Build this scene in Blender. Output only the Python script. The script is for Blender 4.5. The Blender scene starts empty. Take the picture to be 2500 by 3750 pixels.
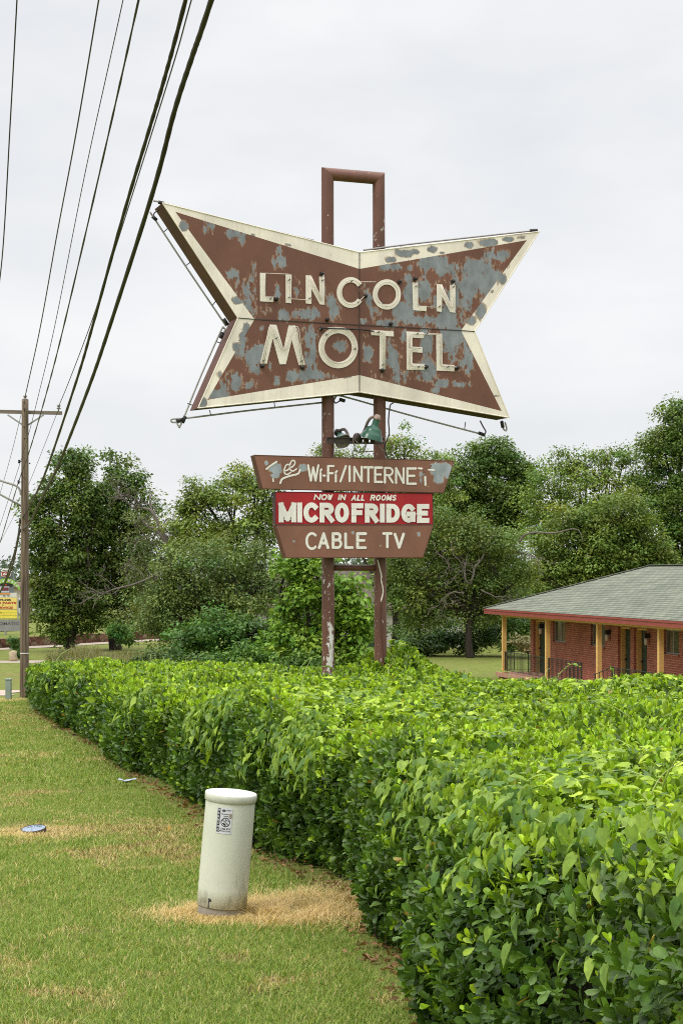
import bpy, math, random
import numpy as np
from mathutils import Vector, Euler
from mathutils.geometry import tessellate_polygon

R = np.random.default_rng(7)
random.seed(7)
sc = bpy.context.scene
# ---------------------------------------------------------------- camera
F, CX, HY, ZC = 6500.0, 1250.0, 2110.0, 1.9
cam_d = bpy.data.cameras.new('camera')
cam = bpy.data.objects.new('camera', cam_d)
sc.collection.objects.link(cam)
cam.location = (0, 0, ZC)
cam.rotation_euler = (math.radians(90), 0, 0)
cam_d.sensor_fit = 'HORIZONTAL'
cam_d.sensor_width = 36
cam_d.lens = 36 * F / 2500
cam_d.shift_y = (HY - 1875) / 2500
cam_d.clip_start = 0.1
cam_d.clip_end = 3000
sc.camera = cam
# ---------------------------------------------------------------- sky, sun, exposure
SUN_DIR = Vector((-0.50, -0.42, 0.76)).normalized()
world = bpy.data.worlds.new('World')
sc.world = world
world.use_nodes = True
wn, wl = world.node_tree.nodes, world.node_tree.links
wn.clear()
def wnode(t, **kw):
    n = wn.new(t)
    for k, v in kw.items(): setattr(n, k, v)
    return n
w_out = wnode('ShaderNodeOutputWorld')
w_bg = wnode('ShaderNodeBackground')
w_bg.inputs['Strength'].default_value = 0.1
w_sky = wnode('ShaderNodeTexSky', sky_type='NISHITA', sun_disc=False)
w_sky.sun_elevation = math.asin(SUN_DIR.z)
w_sky.sun_rotation = math.atan2(SUN_DIR.x, SUN_DIR.y)
w_tc = wnode('ShaderNodeTexCoord')
w_map = wnode('ShaderNodeMapping')
w_map.inputs['Scale'].default_value = (1.0, 1.0, 2.6)
w_map.inputs['Location'].default_value = (0.35, 0.0, 0.22)
w_noise = wnode('ShaderNodeTexNoise')
w_noise.inputs['Scale'].default_value = 4.2
w_noise.inputs['Detail'].default_value = 5
w_noise.inputs['Roughness'].default_value = 0.52
w_ramp = wnode('ShaderNodeValToRGB')
w_ramp.color_ramp.elements[0].position = 0.34
w_ramp.color_ramp.elements[0].color = (6.75, 6.95, 7.2, 1)
w_ramp.color_ramp.elements[1].position = 0.66
w_ramp.color_ramp.elements[1].color = (8.15, 8.2, 8.25, 1)
w_sep = wnode('ShaderNodeSeparateXYZ')
w_mr = wnode('ShaderNodeMapRange')
w_mr.inputs['From Min'].default_value = 0.31
w_mr.inputs['From Max'].default_value = 1.0
w_mr.inputs['To Min'].default_value = 1.0
w_mr.inputs['To Max'].default_value = 3.3
w_mul = wnode('ShaderNodeVectorMath', operation='SCALE')
w_mix = wnode('ShaderNodeMix', data_type='RGBA')
w_mix.inputs['Factor'].default_value = 0.94
wl.new(w_tc.outputs['Generated'], w_map.inputs['Vector'])
wl.new(w_map.outputs['Vector'], w_noise.inputs['Vector'])
wl.new(w_noise.outputs['Fac'], w_ramp.inputs['Fac'])
wl.new(w_tc.outputs['Generated'], w_sep.inputs['Vector'])
wl.new(w_sep.outputs['Z'], w_mr.inputs['Value'])
wl.new(w_ramp.outputs['Color'], w_mul.inputs[0])
wl.new(w_mr.outputs['Result'], w_mul.inputs['Scale'])
wl.new(w_sky.outputs['Color'], w_mix.inputs['A'])
wl.new(w_mul.outputs['Vector'], w_mix.inputs['B'])
wl.new(w_mix.outputs['Result'], w_bg.inputs['Color'])
wl.new(w_bg.outputs['Background'], w_out.inputs['Surface'])
sun_d = bpy.data.lights.new('sun', 'SUN')
sun_d.energy = 1.5
sun_d.angle = math.radians(15)
sun_d.color = (1.0, 0.95, 0.86)
sun = bpy.data.objects.new('sun', sun_d)
sun.rotation_euler = (-SUN_DIR).to_track_quat('-Z', 'Y').to_euler()
sun.location = (0, 0, 40)
sc.collection.objects.link(sun)
sc.view_settings.view_transform = 'Standard'
sc.view_settings.look = 'None'
sc.view_settings.exposure = 0.24
sc.view_settings.gamma = 1.0
sc.view_settings.use_curve_mapping = False
sc.cycles.use_denoising = False
sc.cycles.filter_width = 1.05
sc.cycles.max_bounces = 6
sc.cycles.transmission_bounces = 4
sc.cycles.diffuse_bounces = 3
sc.cycles.glossy_bounces = 2
sc.cycles.caustics_reflective = False
sc.cycles.caustics_refractive = False

# ---------------------------------------------------------------- helpers
def link(o):
    sc.collection.objects.link(o); return o
def tag(o, label=None, cat=None, group=None, kind=None):
    if label: o['label'] = label
    if cat: o['category'] = cat
    if group: o['group'] = group
    if kind: o['kind'] = kind
    return o
def empty(name, loc, label, cat, group=None, rz=0.0):
    o = link(bpy.data.objects.new(name, None))
    o.location = loc; o.rotation_euler = (0, 0, rz)
    o.empty_display_size = 0.3
    return tag(o, label, cat, group)
def P(px, py, Y):
    return np.array([(px - CX) / F * Y, Y, ZC + (HY - py) / F * Y])
def PX(px, Y): return (px - CX) / F * Y
def nrm(a):
    a = np.asarray(a, float)
    return a / np.maximum(np.linalg.norm(a, axis=-1, keepdims=True), 1e-9)

class MB:
    """collects shapes of one part"""
    def __init__(s): s.v, s.f, s.n, s.m = [], [], 0, []
    def add(s, vf, mi=0):
        v, f = vf
        s.v.extend([tuple(map(float, p)) for p in v])
        s.f.extend([tuple(int(i) + s.n for i in q) for q in f])
        s.m.extend([mi] * len(f))
        s.n += len(v)
        return s
    def build(s, name, mat, parent=None, org=(0, 0, 0), smooth=False, bevel=0):
        return mk(name, s.v, s.f, mat, parent, org, smooth, mi=s.m, bevel=bevel)

def mk(name, V, Fc, mat, parent=None, org=(0, 0, 0), smooth=False, tint=None, attr=None, mi=None, bevel=0):
    me = bpy.data.meshes.new(name)
    V = np.asarray(V, float).reshape(-1, 3) - np.asarray(org, float)
    if isinstance(Fc, np.ndarray):
        k = Fc.shape[1]; nf = len(Fc)
        me.vertices.add(len(V)); me.vertices.foreach_set('co', V.astype(np.float32).ravel())
        me.loops.add(nf * k); me.loops.foreach_set('vertex_index', Fc.astype(np.int32).ravel())
        me.polygons.add(nf)
        me.polygons.foreach_set('loop_start', np.arange(0, nf * k, k, dtype=np.int32))
        me.update(calc_edges=True)
    else:
        me.from_pydata([tuple(p) for p in V], [], Fc)
        me.update()
    if tint is not None:
        ca = me.color_attributes.new('tint', 'FLOAT_COLOR', 'POINT')
        t = np.ones((len(V), 4), np.float32); t[:, :3] = tint
        ca.data.foreach_set('color', t.ravel())
    if attr:
        for an, av in attr.items():
            a = me.attributes.new(an, 'FLOAT', 'POINT')
            a.data.foreach_set('value', np.asarray(av, np.float32).ravel())
    for m in (mat if isinstance(mat, (list, tuple)) else [mat]): me.materials.append(m)
    if mi is not None and any(mi): me.polygons.foreach_set('material_index', np.asarray(mi, np.int32))
    if smooth: me.polygons.foreach_set('use_smooth', np.ones(len(me.polygons), bool))
    me.validate()
    o = link(bpy.data.objects.new(name, me))
    if parent is not None: o.parent = parent
    else: o.location = org
    if bevel:
        b = o.modifiers.new('bevel', 'BEVEL'); b.width = bevel; b.segments = 2; b.limit_method = 'ANGLE'
    return o

def tube(pts, r, sides=8, caps=True, flat=None):
    pts = np.asarray(pts, float); n = len(pts)
    r = np.broadcast_to(np.asarray(r, float), (n,))
    tan = nrm(np.gradient(pts, axis=0)) if n > 2 else np.repeat(nrm(pts[1:] - pts[:1]), 2, 0)
    ref = np.array([0, 0, 1.0]) if abs(tan[0][2]) < 0.9 else np.array([1.0, 0, 0])
    V = []; u = nrm(np.cross(tan[0], ref))
    for i in range(n):
        u = nrm(u - np.dot(u, tan[i]) * tan[i]); w = np.cross(tan[i], u)
        for k in range(sides):
            a = 2 * math.pi * k / sides
            V.append(pts[i] + r[i] * (math.cos(a) * u + math.sin(a) * w))
    Fc = [(i * sides + k, i * sides + (k + 1) % sides, (i + 1) * sides + (k + 1) % sides, (i + 1) * sides + k) for i in range(n - 1) for k in range(sides)]
    if caps: Fc += [tuple(range(sides))[::-1], tuple((n - 1) * sides + k for k in range(sides))]
    return V, Fc
def spline(pts, m=8):
    pts = [np.asarray(p, float) for p in pts]
    q = [2 * pts[0] - pts[1]] + pts + [2 * pts[-1] - pts[-2]]
    out = []
    for i in range(1, len(q) - 2):
        p0, p1, p2, p3 = q[i - 1:i + 3]
        for t in np.linspace(0, 1, m, endpoint=False):
            out.append(0.5 * (2 * p1 + (p2 - p0) * t + (2 * p0 - 5 * p1 + 4 * p2 - p3) * t * t + (3 * p1 - p0 - 3 * p2 + p3) * t ** 3))
    out.append(pts[-1])
    return np.array(out)
BOXF = [(0, 3, 2, 1), (4, 5, 6, 7), (0, 1, 5, 4), (1, 2, 6, 5), (2, 3, 7, 6), (3, 0, 4, 7)]
def box(x0, x1, y0, y1, z0, z1):
    return [(x0, y0, z0), (x1, y0, z0), (x1, y1, z0), (x0, y1, z0), (x0, y0, z1), (x1, y0, z1), (x1, y1, z1), (x0, y1, z1)], BOXF
def bar(a, b, w, h=None, up=(0, 0, 1)):
    """box section from a to b"""
    a, b = np.asarray(a, float), np.asarray(b, float); h = h or w
    d = nrm(b - a); up = np.array(up, float)
    if abs(np.dot(d, up)) > .95: up = np.array([0, 1.0, 0])
    s = nrm(np.cross(d, up)); t = np.cross(s, d)
    V = [p + sx * s * w / 2 + sz * t * h / 2 for p in (a, b) for sx, sz in ((-1, -1), (1, -1), (1, 1), (-1, 1))]
    return V, BOXF
def lathe(prof, c, axis=(0, 0, 1), sides=24, cap=True):
    """prof: list of (radius, height along axis)"""
    c = np.asarray(c, float); ax = nrm(axis)
    u = nrm(np.cross(ax, [0, 1, 0] if abs(ax[1]) < .9 else [1, 0, 0])); w = np.cross(ax, u)
    V = [c + h * ax + r * (math.cos(2 * math.pi * k / sides) * u + math.sin(2 * math.pi * k / sides) * w) for r, h in prof for k in range(sides)]
    Fc = [(i * sides + k, i * sides + (k + 1) % sides, (i + 1) * sides + (k + 1) % sides, (i + 1) * sides + k) for i in range(len(prof) - 1) for k in range(sides)]
    if cap: Fc += [tuple(range(sides))[::-1], tuple((len(prof) - 1) * sides + k for k in range(sides))]
    return V, Fc
def prism(front, back):
    n = len(front)
    tris = tessellate_polygon([[Vector(p) for p in front]])
    Fc = [tuple(t) for t in tris] + [tuple(i + n for i in t[::-1]) for t in tris]
    Fc += [(i, (i + 1) % n, n + (i + 1) % n, n + i) for i in range(n)]
    return list(front) + list(back), Fc

# value noise
_tab = R.random((256, 256)) * 2 - 1
def vn(x, y, seed=0):
    x = np.asarray(x, float) + seed * 17.3; y = np.asarray(y, float) + seed * 31.7
    xi = np.floor(x).astype(int); yi = np.floor(y).astype(int)
    fx = x - xi; fy = y - yi
    fx = fx * fx * (3 - 2 * fx); fy = fy * fy * (3 - 2 * fy)
    g = lambda a, b: _tab[a & 255, b & 255]
    return (g(xi, yi) * (1 - fx) + g(xi + 1, yi) * fx) * (1 - fy) + (g(xi, yi + 1) * (1 - fx) + g(xi + 1, yi + 1) * fx) * fy
def sstep(a, b, x):
    t = np.clip((np.asarray(x, float) - a) / (b - a), 0, 1); return t * t * (3 - 2 * t)

# ---------------------------------------------------------------- materials
class NT:
    def __init__(s, name):
        s.m = bpy.data.materials.new(name); s.m.use_nodes = True
        s.n = s.m.node_tree.nodes; s.l = s.m.node_tree.links
        s.b = s.n['Principled BSDF']; s.out = s.n['Material Output']
    def node(s, t, **kw):
        n = s.n.new(t)
        for k, v in kw.items(): setattr(n, k, v)
        return n
    def set(s, node, **kw):
        for k, v in kw.items():
            i = node.inputs[k.replace('_', ' ')]
            if hasattr(v, 'is_linked') or isinstance(v, bpy.types.NodeSocket): s.l.new(v, i)
            else: i.default_value = v
        return node
    def obj(s, scale=(1, 1, 1)):
        tc = s.node('ShaderNodeTexCoord'); mp = s.node('ShaderNodeMapping')
        mp.inputs['Scale'].default_value = scale
        s.l.new(tc.outputs['Object'], mp.inputs['Vector']); return mp.outputs['Vector']
    def noise(s, vec, scale, detail=4, rough=.55):
        n = s.node('ShaderNodeTexNoise'); s.set(n, Vector=vec, Scale=scale, Detail=detail, Roughness=rough); return n.outputs['Fac']
    def ramp(s, fac, stops, interp='LINEAR'):
        r = s.node('ShaderNodeValToRGB'); r.color_ramp.interpolation = interp
        e = r.color_ramp.elements
        while len(e) < len(stops): e.new(0.5)
        for i, (p, c) in enumerate(stops):
            e[i].position = p; e[i].color = (*c, 1) if len(c) == 3 else c
        s.l.new(fac, r.inputs['Fac']); return r.outputs['Color']
    def mix(s, fac, a, b, mode='MIX'):
        m = s.node('ShaderNodeMix', data_type='RGBA', blend_type=mode)
        for k, v in (('Factor', fac), ('A', a), ('B', b)):
            i = m.inputs[k]
            if isinstance(v, bpy.types.NodeSocket): s.l.new(v, i)
            else: i.default_value = (*v, 1) if isinstance(v, tuple) and len(v) == 3 else v
        return m.outputs['Result']
    def math(s, op, a, b=0.0, c=0.0):
        m = s.node('ShaderNodeMath', operation=op)
        for i, v in enumerate((a, b, c)):
            if isinstance(v, bpy.types.NodeSocket): s.l.new(v, m.inputs[i])
            else: m.inputs[i].default_value = v
        return m.outputs[0]
    def attr(s, name, out='Fac'):
        a = s.node('ShaderNodeAttribute', attribute_name=name); return a.outputs[out]
    def bump(s, h, strength=.3, dist=.01):
        b = s.node('ShaderNodeBump'); s.set(b, Height=h, Strength=strength, Distance=dist); s.l.new(b.outputs['Normal'], s.b.inputs['Normal'])
    def base(s, c): 
        if isinstance(c, bpy.types.NodeSocket): s.l.new(c, s.b.inputs['Base Color'])
        else: s.b.inputs['Base Color'].default_value = (*c, 1)
    def fin(s, rough=.6, spec=.5, metal=0.0):
        s.set(s.b, Roughness=rough, Metallic=metal); s.b.inputs['Specular IOR Level'].default_value = spec
        return s.m
def dark(c, k): return tuple(x * k for x in c)
def plain(name, c, rough=.6, var=.25, scale=6, spec=.4, stretch=(1, 1, 1), metal=0.0, bump=.15, fine=40):
    t = NT(name); v = t.obj(stretch)
    n1 = t.noise(v, scale, 5); n2 = t.noise(v, fine, 3)
    col = t.ramp(n1, [(.3, dark(c, 1 - var)), (.7, tuple(min(1, x * (1 + var)) for x in c))])
    col = t.mix(.25, col, t.ramp(n2, [(.35, dark(c, .7)), (.65, tuple(min(1, x * 1.2) for x in c))]))
    t.base(col)
    if bump: t.bump(n2, bump, .004)
    return t.fin(rough, spec, metal)
def leafmat(name, rough=.45, trans=.28, spec=.5):
    t = NT(name); c = t.attr('tint', 'Color')
    v = t.obj(); n = t.noise(v, 45, 2)
    c2 = t.mix(1.0, c, t.ramp(n, [(.3, (.75, .75, .75)), (.7, (1.2, 1.2, 1.1))]), 'MULTIPLY')
    t.base(c2)
    t.fin(rough, spec)
    tr = t.node('ShaderNodeBsdfTranslucent'); t.l.new(t.mix(1.0, c2, (1.25, 1.25, .6), 'MULTIPLY'), tr.inputs['Color'])
    mx = t.node('ShaderNodeMixShader'); mx.inputs[0].default_value = trans
    t.l.new(t.b.outputs[0], mx.inputs[1]); t.l.new(tr.outputs[0], mx.inputs[2])
    t.l.new(mx.outputs[0], t.out.inputs['Surface'])
    return t.m

def peelmat(name, paint, under=(.215, .230, .240), rust=(.20, .075, .03), amp=1.05, speck=True, rough=.55):
    """old paint over bare metal; the painted-on attribute 'peel' says where sheets of it have come off"""
    t = NT(name); v = t.obj((1, 1, .55)); vs = t.obj((2.2, 2.2, .5))
    a = t.attr('peel')
    n = t.noise(v, 5.5, 6, .62); ns = t.noise(vs, 9, 4, .6)
    nf = t.noise(v, 34, 4, .7)
    nn = t.math('ADD', t.math('ADD', t.math('MULTIPLY', n, .60), t.math('MULTIPLY', ns, .20)), t.math('MULTIPLY', nf, .20))
    val = t.math('ADD', a, t.math('MULTIPLY', t.math('SUBTRACT', nn, .5), amp * 2.4))
    pcol = t.ramp(t.noise(v, 2.2, 6, .6), [(.3, dark(paint, .80)), (.7, tuple(min(1, x * 1.17) for x in paint))])
    drip = t.ramp(t.noise(t.obj((6, 6, .35)), 3, 4), [(.55, (0, 0, 0)), (.8, (.55, .55, .55))])
    pcol = t.mix(drip, pcol, t.mix(.5, rust, paint))
    under_c = t.ramp(t.noise(v, 9, 5), [(.3, dark(under, .78)), (.7, dark(under, 1.25))])
    rusty = t.ramp(t.noise(v, 22, 4), [(.42, dark(rust, .8)), (.62, (.42, .28, .19))])
    edge = t.ramp(val, [(.42, (0, 0, 0)), (.49, (1, 1, 1))])
    gone = t.ramp(val, [(.54, (0, 0, 0)), (.58, (1, 1, 1))])
    col = t.mix(t.mix(1.0, edge, (.8, .8, .8), 'MULTIPLY'), pcol, rusty)
    col = t.mix(gone, col, under_c)
    if speck:
        sp = t.ramp(t.noise(v, 60, 2, .5), [(.70, (0, 0, 0)), (.74, (1, 1, 1))])
        col = t.mix(t.math('MULTIPLY', sp, .5), col, dark(rust, .6))
    t.base(col)
    t.bump(gone, .4, -.003)
    return t.fin(rough, .35)

BROWN = (.160, .070, .045)
CREAM = (.80, .73, .62)
M_brown = peelmat('peeling_brown_paint', BROWN, amp=1.3)
M_cream = peelmat('peeling_cream_paint', CREAM, rust=(.42, .28, .16), amp=.95)
M_board = peelmat('faded_brown_paint', (.225, .102, .066), under=(.30, .33, .35), amp=.45)
M_red = peelmat('red_sign_paint', (.40, .016, .022), under=(.30, .05, .05), amp=.35, speck=False)
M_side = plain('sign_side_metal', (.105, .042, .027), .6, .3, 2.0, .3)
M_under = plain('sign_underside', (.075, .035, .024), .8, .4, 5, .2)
M_letter = plain('cream_letter_paint', (.80, .74, .63), .5, .07, 4, .4, bump=.05)
M_white = plain('white_letter_paint', (.80, .76, .68), .5, .05, 9, .4, bump=.05)
M_glass = plain('neon_glass', (.62, .55, .47), .25, .08, 9, .6, bump=0)
M_black = plain('black_rubber', (.018, .017, .017), .5, .3, 9)
M_darkiron = plain('dark_iron', (.045, .034, .028), .6, .4, 14)
M_tubebk = plain('grey_tube', (.34, .33, .31), .4, .15, 9, bump=0)

def postmat():
    t = NT('rusty_brown_post'); v = t.obj((1, 1, .45))
    n = t.noise(v, 3, 5); col = t.ramp(n, [(.3, (.10, .042, .028)), (.7, (.18, .078, .052))])
    a = t.attr('peel')
    val = t.math('ADD', a, t.math('MULTIPLY', t.math('SUBTRACT', t.noise(v, 26, 5, .65), .5), 2.0))
    chip = t.ramp(val, [(.60, (0, 0, 0)), (.66, (1, 1, 1))])
    col = t.mix(chip, col, t.ramp(t.noise(v, 12, 3), [(.3, (.55, .52, .47)), (.7, (.72, .70, .66))]))
    d = t.ramp(t.noise(t.obj(), 45, 2), [(.68, (0, 0, 0)), (.72, (1, 1, 1))])
    col = t.mix(t.math('MULTIPLY', d, .6), col, (.04, .016, .01))
    t.base(col); t.bump(chip, .4, .003)
    return t.fin(.5, .4)
M_post = postmat()

def grassmat():
    t = NT('lawn_soil'); v = t.obj()
    n1 = t.noise(v, .55, 5, .6); n2 = t.noise(v, 4, 5, .65); n3 = t.noise(t.obj((1, 1, 1)), 60, 3, .7)
    g = t.ramp(n2, [(.25, (.10, .135, .028)), (.5, (.165, .20, .045)), (.75, (.25, .255, .085))])
    s = t.ramp(n2, [(.3, (.16, .13, .055)), (.7, (.25, .19, .085))])
    col = t.mix(t.ramp(n1, [(.50, (0, 0, 0)), (.72, (.8, .8, .8))]), g, s)
    col = t.mix(1.0, col, t.ramp(n3, [(.25, (.55, .55, .55)), (.75, (1.3, 1.28, 1.2))]), 'MULTIPLY')
    t.base(col); t.bump(n3, .6, .02)
    return t.fin(.95, .1)
M_lawn = grassmat()
M_grass = leafmat('grass_blade', .6, .3, .25)
M_leaf = leafmat('hedge_leaf', .45, .26, .45)
M_vine = leafmat('vine_leaf', .5, .3, .4)
M_tree = leafmat('tree_leaf', .55, .25, .35)
M_bark = plain('bark', (.050, .040, .032), .9, .4, 5, .15, (1, 1, .25), bump=.5)
M_deadwood = plain('dead_wood', (.15, .13, .11), .9, .3, 5, .15, (1, 1, .3), bump=.4)
M_core = plain('hedge_core_dark', (.020, .022, .012), 1.0, .5, 12, .05)  # near-black colour of the added light-blocking core inside the hedge

# ---------------------------------------------------------------- terrain
def gz(X, Y):
    X = np.asarray(X, float); Y = np.asarray(Y, float)
    base = -(1.53 + .0372 * np.clip(Y, -12, 95)); lim = -4.25
    s = sstep(58, 86, Y); z = base * (1 - s) + lim * s
    w = sstep(2.8, 7, X) * sstep(20, 40, Y)
    z = z * (1 - w) + lim * w
    z = z + .016 * vn(X * 1.1, Y * 1.1, 3) * sstep(0, 3, Y)
    return z + ZC
xs = np.concatenate([-np.geomspace(900, 32, 26), np.linspace(-30, 30, 150), np.geomspace(32, 900, 26)])
ys = np.concatenate([[-60, -30, -12], np.linspace(-4, 40, 130), np.linspace(40.6, 140, 110), np.geomspace(146, 1500, 22)])
GX, GY = np.meshgrid(xs, ys)
GZ = gz(GX, GY)
def gridfaces(nx, ny):
    i, j = np.meshgrid(np.arange(nx - 1), np.arange(ny - 1)); a = (j * nx + i).ravel()
    return np.stack([a, a + 1, a + nx + 1, a + nx], 1)
g = mk('ground', np.stack([GX, GY, GZ], -1), gridfaces(len(xs), len(ys)), M_lawn, smooth=True)
tag(g, kind='structure')
# ================================================================ the motel sign
SA = math.atan(F / 18200.0)
SU = np.array([math.cos(SA), math.sin(SA), 0]); SN = np.array([math.sin(SA), -math.cos(SA), 0])
SY = 25.3
SP0 = np.array([PX(1300, SY), SY, 0])
def S(px, py, off=0.0):
    d = np.array([(px - CX) / F, 1.0, (HY - py) / F])
    t = np.dot(SP0 + off * SN, SN) / np.dot(d, SN)
    return d * t + np.array([0, 0, ZC])
def c1(x, y): return (520 + .9566 * x, 560 + .9566 * y)
def z2(x, y): return (880 + .5357 * x, 1420 + .5357 * y)
def z9(x, y): return (900 + .27423 * x, 950 + .27423 * y)
def z13(x, y): return (1300 + .4592 * x, 950 + .4592 * y)
S_ORG = np.array([SP0[0], SP0[1], float(gz(SP0[0], SP0[1]))])
sign = empty('motel_sign', S_ORG, 'tall brown and cream motel sign with pointed ends and peeling paint on two posts', 'motel sign')

# posts and the loop above the sign
PO = -0.20
def vpost(p_top, x_bot, r, shear):
    top = S(*p_top, PO); bx = S(x_bot, 2470, PO)
    bot = np.array([bx[0], bx[1], float(gz(bx[0], bx[1])) - .2])
    V, Fc = [], []
    zs = np.linspace(0, 1, 60); K = 20
    for z in zs:
        c = bot + (top - bot) * z
        for k in range(K):
            a = 2 * math.pi * k / K
            p = c + r * (math.cos(a) * SU + math.sin(a) * SN)
            if z == 1.0: p = p + np.array([0, 0, shear * r * math.cos(a)])
            V.append(p)
    Fc = [(i * K + k, i * K + (k + 1) % K, (i + 1) * K + (k + 1) % K, (i + 1) * K + k) for i in range(59) for k in range(K)]
    return V, Fc
PR = .089
pl, pr_ = (1199, 636), (1386, 652)
def post_peel(V, side):
    V = np.asarray(V); z = (V[:, 2] - ZC) ; y = HY - z / SP0[1] * F
    f = np.full(len(V), .26)
    if side == 0:
        ang = (V - np.array([V[:, 0].mean(), V[:, 1].mean(), 0])) @ SU
        f = f + .62 * np.exp(-((y - 2330) / 70) ** 2) * np.exp(-((ang - .01) / .05) ** 2) + .60 * np.exp(-((y - 2435) / 45) ** 2) * np.exp(-((ang - .0) / .07) ** 2)
        f = f + .16 * np.exp(-((y - 2130) / 70) ** 2) + .14 * np.exp(-((y - 1560) / 80) ** 2)
    else:
        f = f + .16 * np.exp(-((y - 2440) / 40) ** 2) + .12 * np.exp(-((y - 860) / 90) ** 2) + .08 * np.exp(-((y - 2260) / 60) ** 2)
    return f
for side, (pt, xb, sh) in enumerate(((pl, 1202, -1), (pr_, 1394, 1))):
    V, Fc = vpost(pt, xb, PR, sh)
    mk('post', V, Fc, M_post, sign, S_ORG, True, attr={'peel': post_peel(V, side)})
a, b = S(*pl, PO), S(*pr_, PO)
V, Fc = [], []
K = 20
for i, c in enumerate((a, b)):
    for k in range(K):
        th = 2 * math.pi * k / K
        p = c + PR * (math.cos(th) * np.array([0, 0, 1.0]) + math.sin(th) * SN)
        V.append(p + SU * PR * math.cos(th) * (-1 if i == 0 else 1))
Fc = [(k, (k + 1) % K, K + (k + 1) % K, K + k) for k in range(K)]
mk('top_rail', V, Fc, M_post, sign, S_ORG, True, attr={'peel': np.full(len(V), .27)})
V, Fc = tube([S(1224, 2079, PO), S(1371, 2080, PO)], .044, 16)
mk('lower_rail', V, Fc, M_post, sign, S_ORG, True, attr={'peel': np.full(len(V), .2)})

# cabinet
DEP = .45
OUT = [c1(78, 190), c1(832, 380), c1(1520, 300), c1(1273, 683), c1(1405, 1013), c1(832, 915), (725, 1494), (871, 1163.5)]
INN = [c1(127, 224), c1(832, 443), c1(1472, 333), c1(1220, 679), c1(1376, 988), c1(832, 850), c1(250, 945), c1(430, 636)]
CEN = c1(832, 658)
front = [S(*p) for p in OUT]; back = [p - SN * DEP for p in front]
mb = MB()
tri = tessellate_polygon([[Vector(p) for p in back]])
mb.add((back, [tuple(t) for t in tri]), 0)
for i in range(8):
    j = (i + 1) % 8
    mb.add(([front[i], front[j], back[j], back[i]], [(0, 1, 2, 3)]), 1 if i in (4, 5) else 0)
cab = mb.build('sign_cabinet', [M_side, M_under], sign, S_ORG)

def fbump(d): return np.maximum(0, 1 - .5 * d)
def peelfield(px, py, patches, base=.0):
    f = np.full(px.shape, base)
    for (x, y, rx, ry, k) in patches:
        d = ((px - x) / rx) ** 2 + ((py - y) / ry) ** 2
        f = np.maximum(f, base + k * np.exp(-.55 * d ** 1.15))
    return f
def quadgrid(A, B, C, D, step=9, off=0.0, patches=(), base=0.0):
    A, B, C, D = map(np.array, (A, B, C, D))
    nu = max(2, int(max(np.linalg.norm(B - A), np.linalg.norm(C - D)) / step)); nv = max(2, int(max(np.linalg.norm(D - A), np.linalg.norm(C - B)) / step))
    u, v = np.meshgrid(np.linspace(0, 1, nu), np.linspace(0, 1, nv))
    u = u[..., None]; v = v[..., None]
    q = A * (1 - u) * (1 - v) + B * u * (1 - v) + C * u * v + D * (1 - u) * v
    px, py = q[..., 0].ravel(), q[..., 1].ravel()
    d = np.stack([(px - CX) / F, np.ones_like(px), (HY - py) / F], 1)
    t = np.dot(SP0 + off * SN, SN) / (d @ SN)
    V = d * t[:, None] + np.array([0, 0, ZC])
    return V, gridfaces(nu, nv), peelfield(px, py, patches, base)
def join(parts):
    V, Fc, A, n = [], [], [], 0
    for v, f, a in parts:
        V.append(v); Fc.append(f + n); A.append(a); n += len(v)
    return np.concatenate(V), np.concatenate(Fc), np.concatenate(A)

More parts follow.
